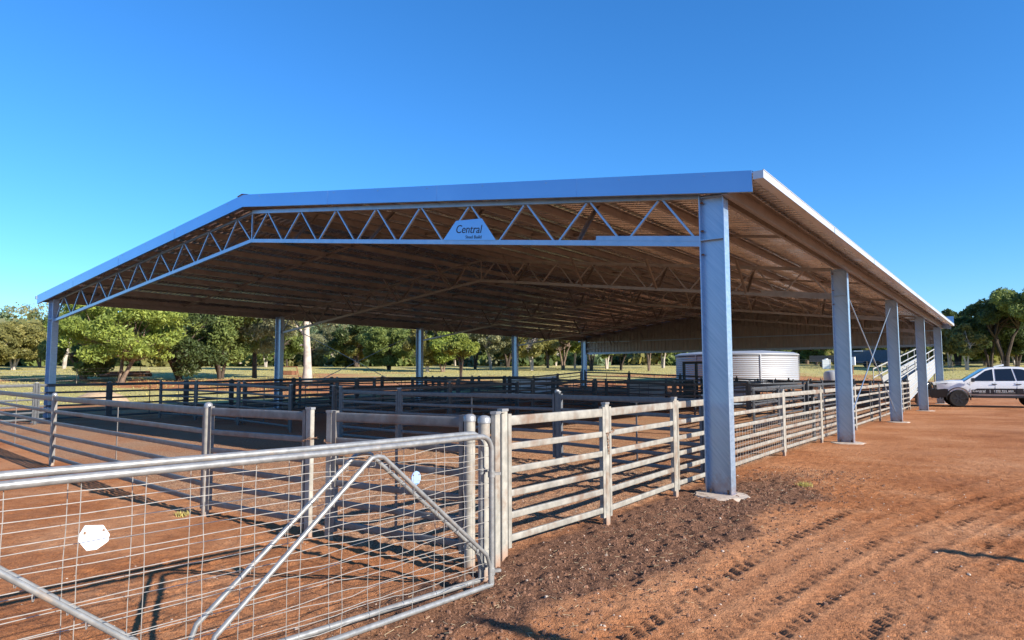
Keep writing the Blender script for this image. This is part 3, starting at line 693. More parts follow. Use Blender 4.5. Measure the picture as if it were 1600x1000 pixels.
fence([(-0.9, 8.9), (-3.0, 10.9), (-3.2, 14.3), (-3.2, 17.8)], 'bent dark pen fence behind the second column', detail=False, h=1.3, gaps=(0,))

# hinge post cluster at the corner
def single_post(x, y, h, kind, rz, label, s=0.09):
    r_ = post_mb(x, y, h, kind, rz, s).build('gate_post', M['post']); z = g0(x, y)+h
    c = MB(); r = s/2+0.012
    if kind == 'round': c.lathe([(r, z-0.05), (r, z-0.012), (r*0.8, z+0.006), (r*0.35, z+0.016)], 16, (x, y, 0))
    else: c.obox((x, y, z-0.010), ((s/2*1.1+.004)*math.cos(rz), (s/2*1.1+.004)*math.sin(rz), 0), (-(s/2*.68+.004)*math.sin(rz), (s/2*.68+.004)*math.cos(rz), 0), (0, 0, 0.012))
    c.build('cap', M['cap'], r_)
    return tag(r_, label, 'post')
single_post(-0.72, -4.95, 1.335, 'round', 0, 'shaded round capped post second from left in the hinge cluster')
single_post(-0.42, -5.12, 1.34, 'round', 0, 'pale round capped post the wire gates hang from')
sq = single_post(-0.54, -4.80, 1.37, 'sq', R(100), 'pale square post between the round hinge post and the sunlit fence', 0.08)
mb = MB(); mb.rbar((-0.54, -4.80, 1.365), (-0.66, -4.53, 1.345), 0.05, 0.006); mb.build('strap', M['post'], sq)
mb = MB(); mb.rbar((-0.86, -4.86, 1.335), (-0.72, -4.93, 1.345), 0.05, 0.006); tag(mb.build('steel_strap', M['post']), 'short flat steel strap joining the two dark posts of the hinge cluster', 'strap')

# ------------------------------------------------------------------ the two wire gates folded together in front
def wire_gate(hx, hy, th, zt, zb, r, label, length=4.78, apexes=(1.15, 3.62), seed=1, loose=True):
    rs = random.Random(seed); root = empty('wire_gate', (hx, hy, 0), 0, label, 'gate', 'long pipe and wire gates')
    root.rotation_euler = (0, 0, math.atan2(-math.cos(th), math.sin(th)))   # local +X runs away from the hinge
    P = lambda s, z, o=0.0: Vector((s, o, z))
    cr = 0.12
    fr_ = MB(); pts = []
    for k in range(7):
        a = R(90*k/6); pts.append(P(cr-cr*math.cos(a), zt-cr+cr*math.sin(a)))
    top = [P(0, zb)] + [P(0, zt-cr-0.3)] + pts + [P(1.5, zt-0.004), P(3.0, zt+0.004)]
    for k in range(7):
        a = R(90*k/6); top.append(P(length-cr+cr*math.sin(a), zt-cr+cr*math.cos(a)))
    top += [P(length, zb)]
    fr_.tube(top, r, 12); fr_.build('pipe_frame', M['gate'], root)
    bt = MB(); bt.tube([P(-0.0, zb), P(length, zb)], r*0.98, 12); bt.build('bottom_pipe', M['gate'], root)
    for ap in apexes:
        v = MB(); hw = 1.12; zt2 = zt-0.045; zf = zb+0.19; br = 0.10
        pts = [P(ap-hw, zb+0.02), P(ap-hw, zf-.05), P(ap-hw+0.04, zf+.05)]
        sl = (zt2-zf)/hw
        pts += [P(ap-br, zt2-br*sl*0.75), P(ap-br*0.5, zt2-br*sl*0.25), P(ap, zt2-0.012), P(ap+br*0.5, zt2-br*sl*0.25), P(ap+br, zt2-br*sl*0.75)]
        pts += [P(ap+hw-0.04, zf+.05), P(ap+hw, zf-.05), P(ap+hw, zb+0.02)]
        for q_ in pts: q_.y = 0.012
        v.tube(pts, r*0.74, 10); v.build('brace_pipe', M['gate'], root)
    w = MB(); nh = 11
    for i in range(nh):
        z = zb+(zt-zb)*(i+0.6)/(nh+0.2); pts = []
        amp = 0.006+0.018*rs.random()
        for k in range(41):
            s = 0.01+(length-0.02)*k/40
            pts.append(P(s, z+amp*(0.15 if s > 1.6 else 0.8)*math.sin(s*rs.choice([7.1, 7.2, 7.3])+i*1.7)+rs.uniform(-.004, .004)*(1.6 if s < 1.4 else .25), -0.018))
        w.tube(pts, 0.0024, 5)
    w.build('line_wires', M['wire'], root)
    w = MB(); s = 0.17+rs.uniform(0, .03)
    while s < length-0.1:
        pts = [P(s+rs.uniform(-.004, .004)*(2.5 if s < 1.5 else 1), zb+(zt-zb)*k/8, -0.021) for k in range(9)]
        w.tube(pts, 0.0022, 5); s += 0.30
    w.build('stay_wires', M['wire'], root)
    tw = MB()
    for ap in apexes:
        for sd_ in (-1, 1):
            for k in range(5):
                t = (k+.5)/5; s = ap+sd_*1.1*t; z = (zt-0.05)*(1-t)+(zb+0.2)*t
                c = Vector((s, 0, z)); rr = r+0.003
                tw.tube([c+Vector((math.cos(a)*rr*0.5, math.cos(a)*rr, math.sin(a)*rr)) for a in [j*0.785 for j in range(9)]], 0.0022, 4)
    tw.build('wire_ties', M['wire'], root)
    for z in (zb+0.10, zt-0.30): hg = MB(); hg.lathe([(r+0.008, z-0.025), (r+0.008, z+0.025)], 10, (0, 0, 0)); hg.rbar((0.0, 0, z), (-0.07, 0.03, z), 0.03, 0.02); hg.build('hinge', M['gate'], root)
    return root
wire_gate(-0.10, -5.43, -0.068, 1.222, 0.075, 0.021, 'nearer of the two pipe and wire gates folded together in the foreground', seed=3)
wire_gate(-0.19, -5.44, -0.109, 1.24, 0.10, 0.021, 'farther of the two pipe and wire gates, carrying the small white plate', seed=9)
# plates wired to the farther gate
def plate_at(s, z, w, h, k, mat, label, name):
    th = -0.109; hx, hy = -0.19, -5.44; c = Vector((hx+math.sin(th)*s, hy-math.cos(th)*s, z)); d = Vector((math.sin(th), -math.cos(th), 0)); nn = Vector((math.cos(th), math.sin(th), 0))
    c += nn*0.028
    pts = []
    for i in range(k):
        a = 2*math.pi*(i+0.5)/k; pts.append((math.cos(a)*w/2, math.sin(a)*h/2))
    if name == 'white_plate': pts = [(-.5*w, .12*h), (-.30*w, .5*h), (.28*w, .42*h), (.5*w, .02*h), (.46*w, -.25*h), (.10*w, -.5*h), (-.22*w, -.48*h), (-.5*w, -.05*h)]; pts = [(-p[0], p[1]) for p in pts]
    mb = MB(); mb.prism(pts, lambda p: tuple(c+d*p[0]+Vector((0, 0, p[1]))), lambda p: tuple(c+nn*0.006+d*p[0]+Vector((0, 0, p[1]))))
    o = mb.build(name, mat, smooth=False)
    for sg in (-1, 1): j = MB(); cc = c+nn*.006+d*(w*.3*sg)+Vector((0, 0, h*.22)); j.lathe([(.007, 0), (.005, .004)], 8, tuple(cc), 'x'); j.build('fixing', M['chain'], o)
    return tag(o, label, 'plate')
plate_at(2.76, 0.905, 0.140, 0.125, 8, M['white'], 'small white plate wired to the front gate mesh at left', 'white_plate')
plate_at(0.70, 0.965, 0.085, 0.10, 10, M['bluepl'], 'small pale blue disc wired beside the brace of the front gate', 'blue_disc')

# ------------------------------------------------------------------ things round the far end
# drafting gate frame
fx, fy = at(1087, 41); z = g0(fx, fy)
df = empty('draft_frame', (fx, fy, z), R(-25), 'tall dark steel portal frame standing before the water tank', 'frame')
mb = MB(); mb.box((-1.0, -.06, 0), (-.88, .06, 2.2)); mb.box((0.0, -.06, 0), (.12, .06, 2.2)); mb.box((-1.0, -.055, 2.2), (1.15, .055, 2.34)); mb.box((1.03, -.06, 1.0), (1.15, .06, 2.2)); mb.build('frame', M['dark'], df, smooth=False)
mb = MB(); mb.box((-.88, -.02, .1), (0.0, .02, 1.25)); mb.build('sheeted_gate', M['dark'], df, smooth=False)
mb = MB()
for zz in (.3, .55, .8, 1.05, 1.3): mb.bar((.12, 0, zz), (1.03, 0, zz), .04, .06)
mb.build('side_rails', M['dark'], df)
# corrugated water tank
tr_ = 4.8; tcx, tcy = at(1150, 60); tz = g0(tcx, tcy)-0.1
tk = empty('water_tank', (tcx, tcy, tz), 0, 'big round pale corrugated water tank beyond the far end of the shed', 'tank')
prof = []; z = 0; H_ = 3.15-tz
while z < H_: prof += [(tr_, z), (tr_+.035, z+.04), (tr_, z+.08)]; z += 0.16
mb = MB(); mb.lathe(prof, 72); mb.build('tank_wall', M['tank'], tk, ang=70)
mb = MB(); mb.lathe([(tr_+.08, z-.02), (tr_+.08, z+.08), (tr_-.3, z+.22), (0.3, z+0.55), (0.05, z+0.56)], 72); mb.build('tank_roof', M['tank'], tk)
for a in np.arange(10, 360, 60):
    c, s = math.cos(R(a)), math.sin(R(a)); mb = MB(); mb.obox((c*(tr_+.06), s*(tr_+.06), z/2), (-s*.05, c*.05, 0), (c*.012, s*.012, 0), (0, 0, z/2)); mb.build('wall_strap', M['tank'], tk)
# loading ramp
rp = empty('loading_ramp', (-0.9, 28.2, 0.0), 0, 'pale sheeted stock loading ramp rising away behind the far right columns', 'ramp')
x0 = 0.0
def q(y, z): return (x0, y-28.2, z)
for xo in (0.0, -1.1):
    mb = MB(); mb.add([(xo, .1, .42), (xo, 16.2, 2.0), (xo, 16.2, 2.80), (xo, .1, 1.55), (xo-.03, .1, .42), (xo-.03, 16.2, 2.0), (xo-.03, 16.2, 2.80), (xo-.03, .1, 1.55)],
                      [(0, 1, 2, 3), (4, 7, 6, 5), (0, 4, 5, 1), (2, 6, 7, 3), (1, 5, 6, 2), (0, 3, 7, 4)]); mb.build('side_sheet', M['ramp'], rp, smooth=False)
    mb = MB()
    for k in range(5):
        t = k/4; za = .42+(1.55-.42)*t; zb_ = 2.0+(2.80-2.0)*t; mb.bar((xo+.02, .1, za), (xo+.02, 16.2, zb_), .05, .045, 6)
    mb.build('side_seams', M['gutter'], rp)
    mb = MB()
    for dz in (.22, .62): mb.bar((xo, -2.5, 1.3+dz), (xo, 16.2, 2.80+dz), .05, .07)
    for y in (-2.5, .0, 3.4, 7.0, 10.5, 14.0, 16.2): zz = 1.5+(y)*0.08; mb.bar((xo, y, zz-.4), (xo, y, zz+.62), .05, .05, up=(0, 1, 0))
    mb.build('handrail', M['ramp'], rp)
mb = MB(); mb.add([(0, 0, .35), (-1.1, 0, .35), (-1.1, 16.2, 1.95), (0, 16.2, 1.95)], [(0, 1, 2, 3)]); mb.build('ramp_floor', M['dark'], rp)
for y in (4, 9, 14):
    mb = MB(); mb.box((-.06, y, -.1), (.0, y+.08, .4+y*.095)); mb.build('leg', M['ramp'], rp)
    mb = MB(); mb.box((-1.1, y, -.1), (-1.04, y+.08, .4+y*.095)); mb.build('leg', M['ramp'], rp)
# distant farm gear
def thing_at(px, D, name, label, cat, parts, rz=0.0):
    x, y = at(px, D); e = empty(name, (x, y, g0(x, y)), rz, label, cat)
    for nm, mb, mt in parts: mb.build(nm, mt, e)
    return e
b1 = MB(); b1.box((-1.6, -.7, .7), (1.6, .7, 1.5)); b1.add([(-1.6, -.7, 1.5), (-2.2, -.7, 1.1), (-2.2, .7, 1.1), (-1.6, .7, 1.5)], [(0, 1, 2, 3)])
w1 = MB(); w1.lathe([(.38, -.12), (.38, .12)], 16, (0, -.85, .38), 'y'); w1.lathe([(.38, -.12), (.38, .12)], 16, (0, .85, .38), 'y')
thing_at(1287, 96, 'box_trailer', 'dark box trailer parked beyond the yard left of the second column', 'trailer', [('tray', b1, M['black']), ('wheels', w1, M['tyre'])], R(15))
b1 = MB(); b1.box((-.45, -.5, 0), (.45, .5, 1.1)); b2 = MB(); b2.lathe([(.2, 1.1), (.2, 1.2), (.05, 1.23)], 12)
thing_at(1292, 92, 'liquid_tote', 'square white liquid tote standing by the dark trailer', 'tote', [('shell', b1, M['white']), ('lid', b2, M['white'])], R(15))
b1 = MB(); b1.lathe([(.55, 0), (.6, .1), (.6, 1.0), (.5, 1.15), (.15, 1.25)], 18)
thing_at(1300, 58, 'poly_drum', 'round pale grey drum with a domed lid left of the second column', 'drum', [('shell', b1, M['ramp'])])
b1 = MB(); b1.box((-3.2, -1, .6), (3.2, 1, 2.2)); b1.box((-3.2, -1.02, 1.35), (3.2, -1.0, 1.45)); w1 = MB()
for xx in (-.6, .6): w1.lathe([(.42, -.12), (.42, .12)], 16, (xx, -1.0, .42), 'y')
b3 = MB(); b3.box((-2.0, -1.3, 2.05), (-1.0, -1.0, 2.15))
thing_at(1364, 100, 'stock_crate_trailer', 'long dark blue trailer parked beyond the cross braces', 'trailer', [('body', b1, M['navy']), ('wheels', w1, M['tyre']), ('side_flap', b3, M['white'])], R(5))
b1 = MB(); b1.lathe([(.06, 0), (.06, 1.7)], 8); b2 = MB(); b2.box((-.25, -.2, .9), (.25, .2, 1.75))
thing_at(1333, 80, 'meter_box', 'white box on a post right of the second column', 'box', [('stand', b1, M['rust']), ('case', b2, M['white'])])
b1 = MB()
for k in range(3): b1.bar((-2.2, -.3+k*.3, .22+.2*(k == 1)), (2.2, -.3+k*.3, .26+.2*(k == 1)), .32, .32)
thing_at(195, 70, 'log_pile', 'low pile of dark logs behind the bright green tree trunk', 'logs', [('logs', b1, M['rust'])], R(35))
b1 = MB(); b1.box((-.7, -.6, .35), (.5, .6, .75)); b2 = MB()
for xx in (-.9, 1.4): b2.bar((xx*.7, 0, 0), (xx*.7-.3, 0, 1.1), .09, .09, up=(0, 1, 0))
b2.bar((-.93, 0, 1.1), (.7, 0, 1.1), .08, .08)
thing_at(452, 66, 'rusty_machine', 'rusty red frame and box beside the pale gum trunk', 'farm machine', [('hopper', b1, M['rust']), ('frame', b2, M['rust'])], R(30))
b1 = MB(); k = 16; vs = []; 
for rr, zz in ((1.5, -.1), (1.15, .3), (.6, .55), (.1, .62)):
    for i in range(k): a = i*6.283/k; vs.append((math.cos(a)*rr*1.15*random.uniform(.93, 1.07), math.sin(a)*rr*random.uniform(.93, 1.07), zz*random.uniform(.9, 1.1)))
fs = [(r_*k+i, r_*k+(i+1) % k, (r_+1)*k+(i+1) % k, (r_+1)*k+i) for r_ in range(3) for i in range(k)]+[tuple(range(3*k, 4*k))]; b1.add(vs, fs)
x, y = at(160, 46); o = b1.build('earth_mound', M['earth']); o.location = (x, y, g0(x, y)); tag(o, 'small pale mound of earth beyond the left fence', 'mound')
# post and wire fences outside
def wire_fence(pts, label, step=5.0, h=1.15):
    root = empty('wire_fence', (pts[0][0], pts[0][1], 0), 0, label, 'fence'); off = (-pts[0][0], -pts[0][1], 0)
    P = []
    for (a, b) in zip(pts[:-1], pts[1:]):
        n_ = max(1, int(math.dist(a, b)/step))
        for i in range(n_): P.append((a[0]+(b[0]-a[0])*i/n_, a[1]+(b[1]-a[1])*i/n_))
    P.append(pts[-1])
    for i, p in enumerate(P):
        z = g0(*p); mb = MB(); mb.bar((p[0], p[1], z-.1), (p[0], p[1], z+h+(.1 if i % 5 == 0 else 0)), .09 if i % 5 == 0 else .05, .09 if i % 5 == 0 else .05, 6, up=(0, 1, 0)); o = mb.build('post', M['timber'], root); o.location = off
    w = MB()
    for hh in (.3, .6, .9, 1.1): w.tube([(p[0], p[1], g0(*p)+hh) for p in P], 0.008, 4)
    o = w.build('wires', M['wire'], root); o.location = off
wire_fence([at(-60, 56), at(120, 60), at(300, 68)], 'thin post and wire fence across the paddock left of the shed')
wire_fence([at(1245, 92), at(1420, 84), at(1650, 80)], 'thin post and wire fence beyond the parked vehicle', 4.0)

# ------------------------------------------------------------------ the parked ute
def car():
    root = empty('parked_ute', (0, 0, 0), 0, 'white dual cab ute with black bull bar and lettered black stripe on red dirt', 'ute')
    B = MB()
    # half sections: (y, z) from sill to centre line
    st = [(-2.70, [(.80, .62), (.86, .72), (.88, .95), (.86, 1.16), (.70, 1.20), (0, 1.21)]),
          (-2.2, [(.82, .58), (.91, .70), (.93, .95), (.90, 1.19), (.74, 1.22), (0, 1.22)]),
          (-1.0, [(.82, .52), (.91, .62), (.94, .95), (.90, 1.18), (.76, 1.21), (0, 1.21)]),
          (0.4, [(.82, .52), (.91, .62), (.94, .95), (.90, 1.15), (.76, 1.18), (0, 1.19)]),
          (1.15, [(.82, .54), (.92, .66), (.95, .95), (.90, 1.15), (.75, 1.23), (0, 1.26)]),
          (1.75, [(.82, .56), (.93, .70), (.95, .92), (.88, 1.12), (.72, 1.21), (0, 1.24)]),
          (2.15, [(.80, .58), (.90, .70), (.91, .88), (.86, 1.08), (.70, 1.17), (0, 1.20)]),
          (2.40, [(.70, .62), (.80, .72), (.82, .84), (.78, 1.04), (.64, 1.12), (0, 1.15)])]
    n = 6; vs = []
    for x, half in st:
        full = [(-y, z) for y, z in half][::1]+[(y, z) for y, z in half[::-1][1:]]
        vs += [(x, y, z) for y, z in full]
    m_ = 2*n-1; fs = []
    for i in range(len(st)-1):
        for k in range(m_-1): a = i*m_+k; fs.append((a, a+1, a+1+m_, a+m_))
        fs.append((i*m_+m_-1, i*m_, (i+1)*m_, (i+1)*m_+m_-1))
    fs.append(tuple(range(m_))[::-1]); fs.append(tuple(range((len(st)-1)*m_, len(st)*m_)))
    B.add(vs, fs); body = B.build('body', M['whitep'], root, ang=35)
    cut = MB()
    for wx in (1.55, -1.53):
        for sy in (-1, 1): cut.lathe([(.475, -.32), (.475, .32)], 28, (wx, sy*.86, .42), 'y')
    co = cut.build('cut', M['black']); md = body.modifiers.new('b', 'BOOLEAN'); md.operation = 'DIFFERENCE'; md.object = co; md.solver = 'EXACT'
    bpy.context.view_layer.update()
    nm = bpy.data.meshes.new_from_object(body.evaluated_get(bpy.context.evaluated_depsgraph_get()))
    body.modifiers.clear(); body.data = nm; nm.name = 'body'; bpy.data.objects.remove(co)
    nm.materials.clear(); nm.materials.append(M['whitep'])
    nm.polygons.foreach_set('material_index', [0]*len(nm.polygons)); nm.set_sharp_from_angle(angle=R(30))
    # cabin
    side = [(1.30, 1.16), (0.42, 1.73), (0.20, 1.80), (-0.55, 1.835), (-1.00, 1.82), (-1.22, 1.75), (-1.48, 1.17)]
    yb = lambda z: .885-(z-1.16)*.30
    cb = MB(); k = len(side)
    cb.add([(x, -yb(z), z) for x, z in side]+[(x, yb(z), z) for x, z in side]+[(x, 0, z+(.03 if z > 1.5 else 0)) for x, z in side],
           [tuple(range(k)), tuple(range(k, 2*k))[::-1]]+[(i, 2*k+i, 2*k+i+1, i+1) for i in range(k-1)]+[(2*k+i, k+i, k+i+1, 2*k+i+1) for i in range(k-1)])
    cb.build('cabin', M['whitep'], root, ang=30)
    wins = [[(1.02, 1.20), (.42, 1.66), (.18, 1.73), (.13, 1.73), (.13, 1.20)], [(.05, 1.20), (.05, 1.735), (-.60, 1.755), (-.72, 1.20)], [(-.78, 1.20), (-.66, 1.75), (-.98, 1.73), (-1.12, 1.68), (-1.30, 1.22)]]
    for sy in (-1, 1):
        for w in wins:
            mb = MB(); mb.prism(w, lambda p: (p[0], sy*(yb(p[1])+.001), p[1]), lambda p: (p[0], sy*(yb(p[1])+.010), p[1])); mb.build('side_window', M['tint'], root, smooth=False)
        mb = MB(); mb.bar((1.0, sy*.97, 1.19), (1.02, sy*1.06, 1.20), .06, .04); mb.bar((.98, sy*1.0, 1.24), (.98, sy*1.22, 1.25), .14, .19, 10, 3); mb.build('side_mirror', M['black'], root)
        for hx in (.22, -.72): mb = MB(); mb.bar((hx, sy*.945, 1.05), (hx-.2, sy*.945, 1.05), .03, .035); mb.build('door_handle', M['black'], root)
        mb = MB()
        for sx in (1.08, .09, -.75): mb.box((sx-.005, sy*.935-.006, .62), (sx+.005, sy*.935+.006, 1.14))
        mb.build('door_gaps', M['black'], root)
        mb = MB(); mb.bar((1.0, sy*.98, .47), (-1.0, sy*.98, .47), .14, .07, 8, 3); mb.bar((.8, sy*.85, .5), (.8, sy*.97, .47), .05, .05); mb.bar((-.8, sy*.85, .5), (-.8, sy*.97, .47), .05, .05); mb.build('side_step', M['black'], root)
        # stripe follows the door skin
        mb = MB(); yy = lambda z: sy*(.912+(z-.62)*.085+.008)
        mb.add([(1.03, yy(.64), .60), (-1.0, yy(.64), .60), (-1.0, yy(.82), .86), (1.03, yy(.82), .86), (1.03, yy(.64)-sy*.012, .60), (-1.0, yy(.64)-sy*.012, .60), (-1.0, yy(.82)-sy*.012, .86), (1.03, yy(.82)-sy*.012, .86)],
               [(0, 1, 2, 3), (4, 7, 6, 5), (0, 4, 5, 1), (2, 6, 7, 3), (1, 5, 6, 2), (0, 3, 7, 4)])
        stp = mb.build('side_stripe', M['stripe'], root, smooth=False)
        if sy > 0: mw = lambda x, z: Matrix.Translation((x, yy(z)+.006, z)) @ Matrix.Rotation(R(180), 4, 'Z') @ Matrix.Rotation(R(90), 4, 'X')
        else: mw = lambda x, z: Matrix.Translation((x, yy(z)-.006, z)) @ Matrix.Rotation(R(90), 4, 'X')
        s0 = (lambda x: x) if sy > 0 else (lambda x: -x+.05)
        def tx(body, size, x, z, w, **kk):
            xx = x if sy > 0 else (-.97+(1.03-x)-.0)
            text_mesh('lettering', body, size, M['white'], stp, mw(xx, z), width=w, extrude=.003, **kk)
        tx('Central', .14, .98, .70, .50, shear=.1); tx('Steel Build', .045, .74, .655, .26)
        tx('1300 955 604', .10, .14, .715, .74); tx('centralsteelbuild.com.au', .05, .14, .66, .80)
        mb = MB(); xx = .30 if sy > 0 else -.30; mb.box((xx-.006, yy(.73)-.007, .66), (xx+.006, yy(.73)+.007, .80)); mb.build('divider', M['white'], stp, smooth=False)
        mb = MB(); mb.prism([(2.15, .98), (2.40, .94), (2.42, 1.06), (2.12, 1.11), (1.93, 1.11)], lambda p: (p[0], sy*(.86-(max(p[0], 2.0)-2.0)*.34+.0), p[1]), lambda p: (p[0], sy*(.91-(max(p[0], 2.0)-2.0)*.34), p[1])); mb.build('headlight', M['lamp'], root)
        for wx in (1.55, -1.53):
            fl = MB(); 
            pts_o = [(wx+math.cos(R(a))*.505, .42+math.sin(R(a))*.505) for a in range(-12, 193, 12)]; pts_i = [(wx+math.cos(R(a))*.465, .42+math.sin(R(a))*.465) for a in range(-12, 193, 12)]
            nn_ = len(pts_o)
            for i in range(nn_-1):
                a_, b_, c_, d_ = pts_o[i], pts_o[i+1], pts_i[i+1], pts_i[i]
                fl.add([(a_[0], sy*.93, a_[1]), (b_[0], sy*.93, b_[1]), (c_[0], sy*.99, c_[1]), (d_[0], sy*.99, d_[1]), (c_[0], sy*.86, c_[1]), (d_[0], sy*.86, d_[1])], [(0, 1, 2, 3), (3, 2, 4, 5)])
            fl.build('wheel_arch', M['black'], root)
            ty = MB(); ty.lathe([(.25, -.13), (.36, -.135), (.395, -.11), (.405, -.05), (.405, .05), (.395, .11), (.36, .135), (.25, .13)], 30, (0, 0, 0), 'y')
            wh = empty('wheel', (wx, sy*.86, .405)); wh.parent = root; ty.build('tyre', M['tyre'], wh)
            rm = MB(); rm.lathe([(.25, -.10), (.25, .10)], 24, (0, 0, 0), 'y')
            for j in range(6):
                a = j*math.pi/3; rm.obox((math.cos(a)*.15, sy*.115, math.sin(a)*.15), (math.cos(a)*.1, 0, math.sin(a)*.1), (0, .02, 0), (-math.sin(a)*.03, 0, math.cos(a)*.03))
            rm.lathe([(.07, -.13), (.07, .13)], 12, (0, 0, 0), 'y'); rm.build('rim', M['black'], wh)
    ws = MB(); ws.add([(1.24, -.80, 1.205), (1.24, .80, 1.205), (.45, .68, 1.72), (.45, -.68, 1.72), (1.235, 0, 1.225), (.44, 0, 1.755)], [(0, 4, 5, 3), (4, 1, 2, 5)])
    for i, v_ in enumerate(ws.v): ws.v[i] = (v_[0]+.012, v_[1], v_[2]+.014)
    ws.build('windscreen', M['screen'], root)
    gr = MB(); gr.box((2.38, -.5, .80), (2.44, .5, 1.0)); gr.build('grille', M['black'], root)
    bb = MB(); bb.prism([(2.30, .38), (2.62, .42), (2.72, .58), (2.70, .80), (2.40, .84)], lambda p: (p[0], -.72, p[1]), lambda p: (p[0], .72, p[1]))
    for sy in (-1, 1):
        bb.prism([(-.02, .48), (.95, .40), (.95, .78), (.15, .84), (-.02, .82)], lambda p: (1.98+p[0]*.70, sy*(.94 if p[0] < .5 else .74), p[1]), lambda p: (1.98+p[0]*.70, sy*.70, p[1]))
        bb.tube([(2.62, sy*.72, .80), (2.64, sy*.70, 1.05), (2.56, sy*.62, 1.12)], .035, 8); bb.tube([(2.64, sy*.30, .80), (2.66, sy*.30, 1.12)], .035, 8)
    bb.tube([(2.45, -.86, .80), (2.60, -.72, 1.10), (2.66, 0, 1.14), (2.60, .72, 1.10), (2.45, .86, .80)], .035, 8); bb.tube([(2.68, -.68, .95), (2.70, .68, .95)], .028, 8)
    bb.build('bull_bar', M['black'], root)
    for sy in (-1, 1):
        lp = MB(); lp.lathe([(.06, 0), (.10, .06), (.105, .10)], 16, (2.70, sy*.17, 1.03), 'x'); lp.build('spot_lamp', M['lamp'], root)
    # canopy on the tray
    cn = MB(); sd_ = [(-1.52, 1.20), (-1.55, 1.80), (-2.45, 1.80), (-2.66, 1.20)]
    cn.prism(sd_, lambda p: (p[0], -yb(p[1])-.0, p[1]), lambda p: (p[0], yb(p[1]), p[1])); cn.build('canopy', M['whitep'], root)
    an = MB(); an.tube([(-.05, .0, 1.85), (-.45, 0, 1.93)], [.03, .04], 8); an.build('roof_antenna', M['white'], root)
    ub = MB(); ub.box((-2.5, -.6, .42), (2.2, .6, .70)); ub.build('underbody', M['black'], root)
    return root
ute = car(); ute.location = (2.35, 33.2, 0.0); ute.scale = (1.07, 1.07, 1.10); ute.rotation_euler = (0, 0, R(180+11))
ute.location.z = g0(1.3, 33.2)

# tall gate posts standing right of the picture; their shadows reach into it
for (tx_, ty_, h) in ((0.15, -5.92, 3.6), (2.55, -1.87, 4.2)):
    k = h/math.tan(SUN_EL); x, y = tx_+sv.x/math.hypot(sv.x, sv.y)*k, ty_+sv.y/math.hypot(sv.x, sv.y)*k
    mb = MB(); mb.lathe([(.075, -.1), (.075, h-.05), (.05, h)], 14); o = mb.build('strainer_post', M['timber']); o.location = (x, y, g0(x, y))
    tag(o, 'tall round strainer post beside the track, its shadow on the %s' % ('lowest foreground dirt' if h < 4 else 'tyre tracks at right'), 'post')

# ------------------------------------------------------------------ vegetation
def quads_mesh(name, P, size, mat, rs, squash=0.8):
    n = len(P); a = rs.normal(size=(n, 3)); a /= np.linalg.norm(a, axis=1)[:, None]
    b = rs.normal(size=(n, 3)); b -= a*(a*b).sum(1)[:, None]; b /= np.linalg.norm(b, axis=1)[:, None]
    s = (size*rs.uniform(.6, 1.35, n))[:, None]
    V = np.stack([P-a*s, P-b*s*.45*squash, P+a*s, P+b*s*.45*squash], 1).reshape(-1, 3).astype(np.float32)
    me = bpy.data.meshes.new(name); me.vertices.add(len(V)); me.vertices.foreach_set('co', V.ravel())
    me.loops.add(4*n); me.loops.foreach_set('vertex_index', np.arange(4*n, dtype=np.int32))
    me.polygons.add(n); me.polygons.foreach_set('loop_start', np.arange(0, 4*n, 4, dtype=np.int32)); me.update(calc_edges=True)
    me.materials.append(mat); return me
def tree_shape(kind, seed):            # unit tree: height 1; returns crown points and branch polylines
    rs = np.random.RandomState(seed); blobs = []; br = []
    if kind == 'broad':
        nb, R0, zc, rz_, th = 44, 0.50, 0.60, 0.34, 0.16
    elif kind == 'round':
        nb, R0, zc, rz_, th = 64, 0.50, 0.57, 0.40, 0.10
    elif kind == 'gum':
        nb, R0, zc, rz_, th = 34, 0.40, 0.62, 0.35, 0.30
    elif kind == 'bush':
        nb, R0, zc, rz_, th = 24, 0.55, 0.48, 0.44, 0.06
    else:                               # umbrella
        nb, R0, zc, rz_, th = 36, 0.48, 0.62, 0.32, 0.24
    for _ in range(nb):
        d = rs.normal(size=3); d /= np.linalg.norm(d); d *= rs.uniform(.30, 1.0)**0.6
        if kind == 'umb': d[2] = abs(d[2])*0.9-0.15
        c = np.array([d[0]*R0, d[1]*R0, zc+d[2]*rz_]); blobs.append((c, rs.uniform(.06, .165)*(R0/.5)))
    P = []
    for c, r in blobs:
        k = int(400*(r/.12)**2); q_ = rs.normal(size=(k, 3)); q_ /= np.linalg.norm(q_, axis=1)[:, None]
        rad = r*rs.uniform(.45, 1.08, k)**.7; off = q_*rad[:, None]; off[:, 2] *= .72
        P.append(c+off)
    P = np.concatenate(P); P = P[P[:, 2] > 0.04]
    nt = {'round': 3, 'broad': 3, 'gum': 2, 'bush': 5, 'umb': 3}[kind]; stems = []
    for i in range(nt):
        a = rs.uniform(0, 6.28); s = .10+.10*rs.rand(); top = np.array([math.cos(a)*s, math.sin(a)*s, th+.22]); 
        st = [np.array([math.cos(a)*.012, math.sin(a)*.012, -.02]), np.array([math.cos(a)*.03, math.sin(a)*.03, th*.6]), top*.6+np.array([0, 0, th*.35]), top]
        stems.append(st)
    for j, (c, r) in enumerate(blobs):
        s = stems[j % nt][3] if j % 3 else stems[j % nt][2]; m_ = (s+c)/2+rs.normal(size=3)*.03; br.append([s, m_, c])
    return P, stems, br
SHAPES = {}
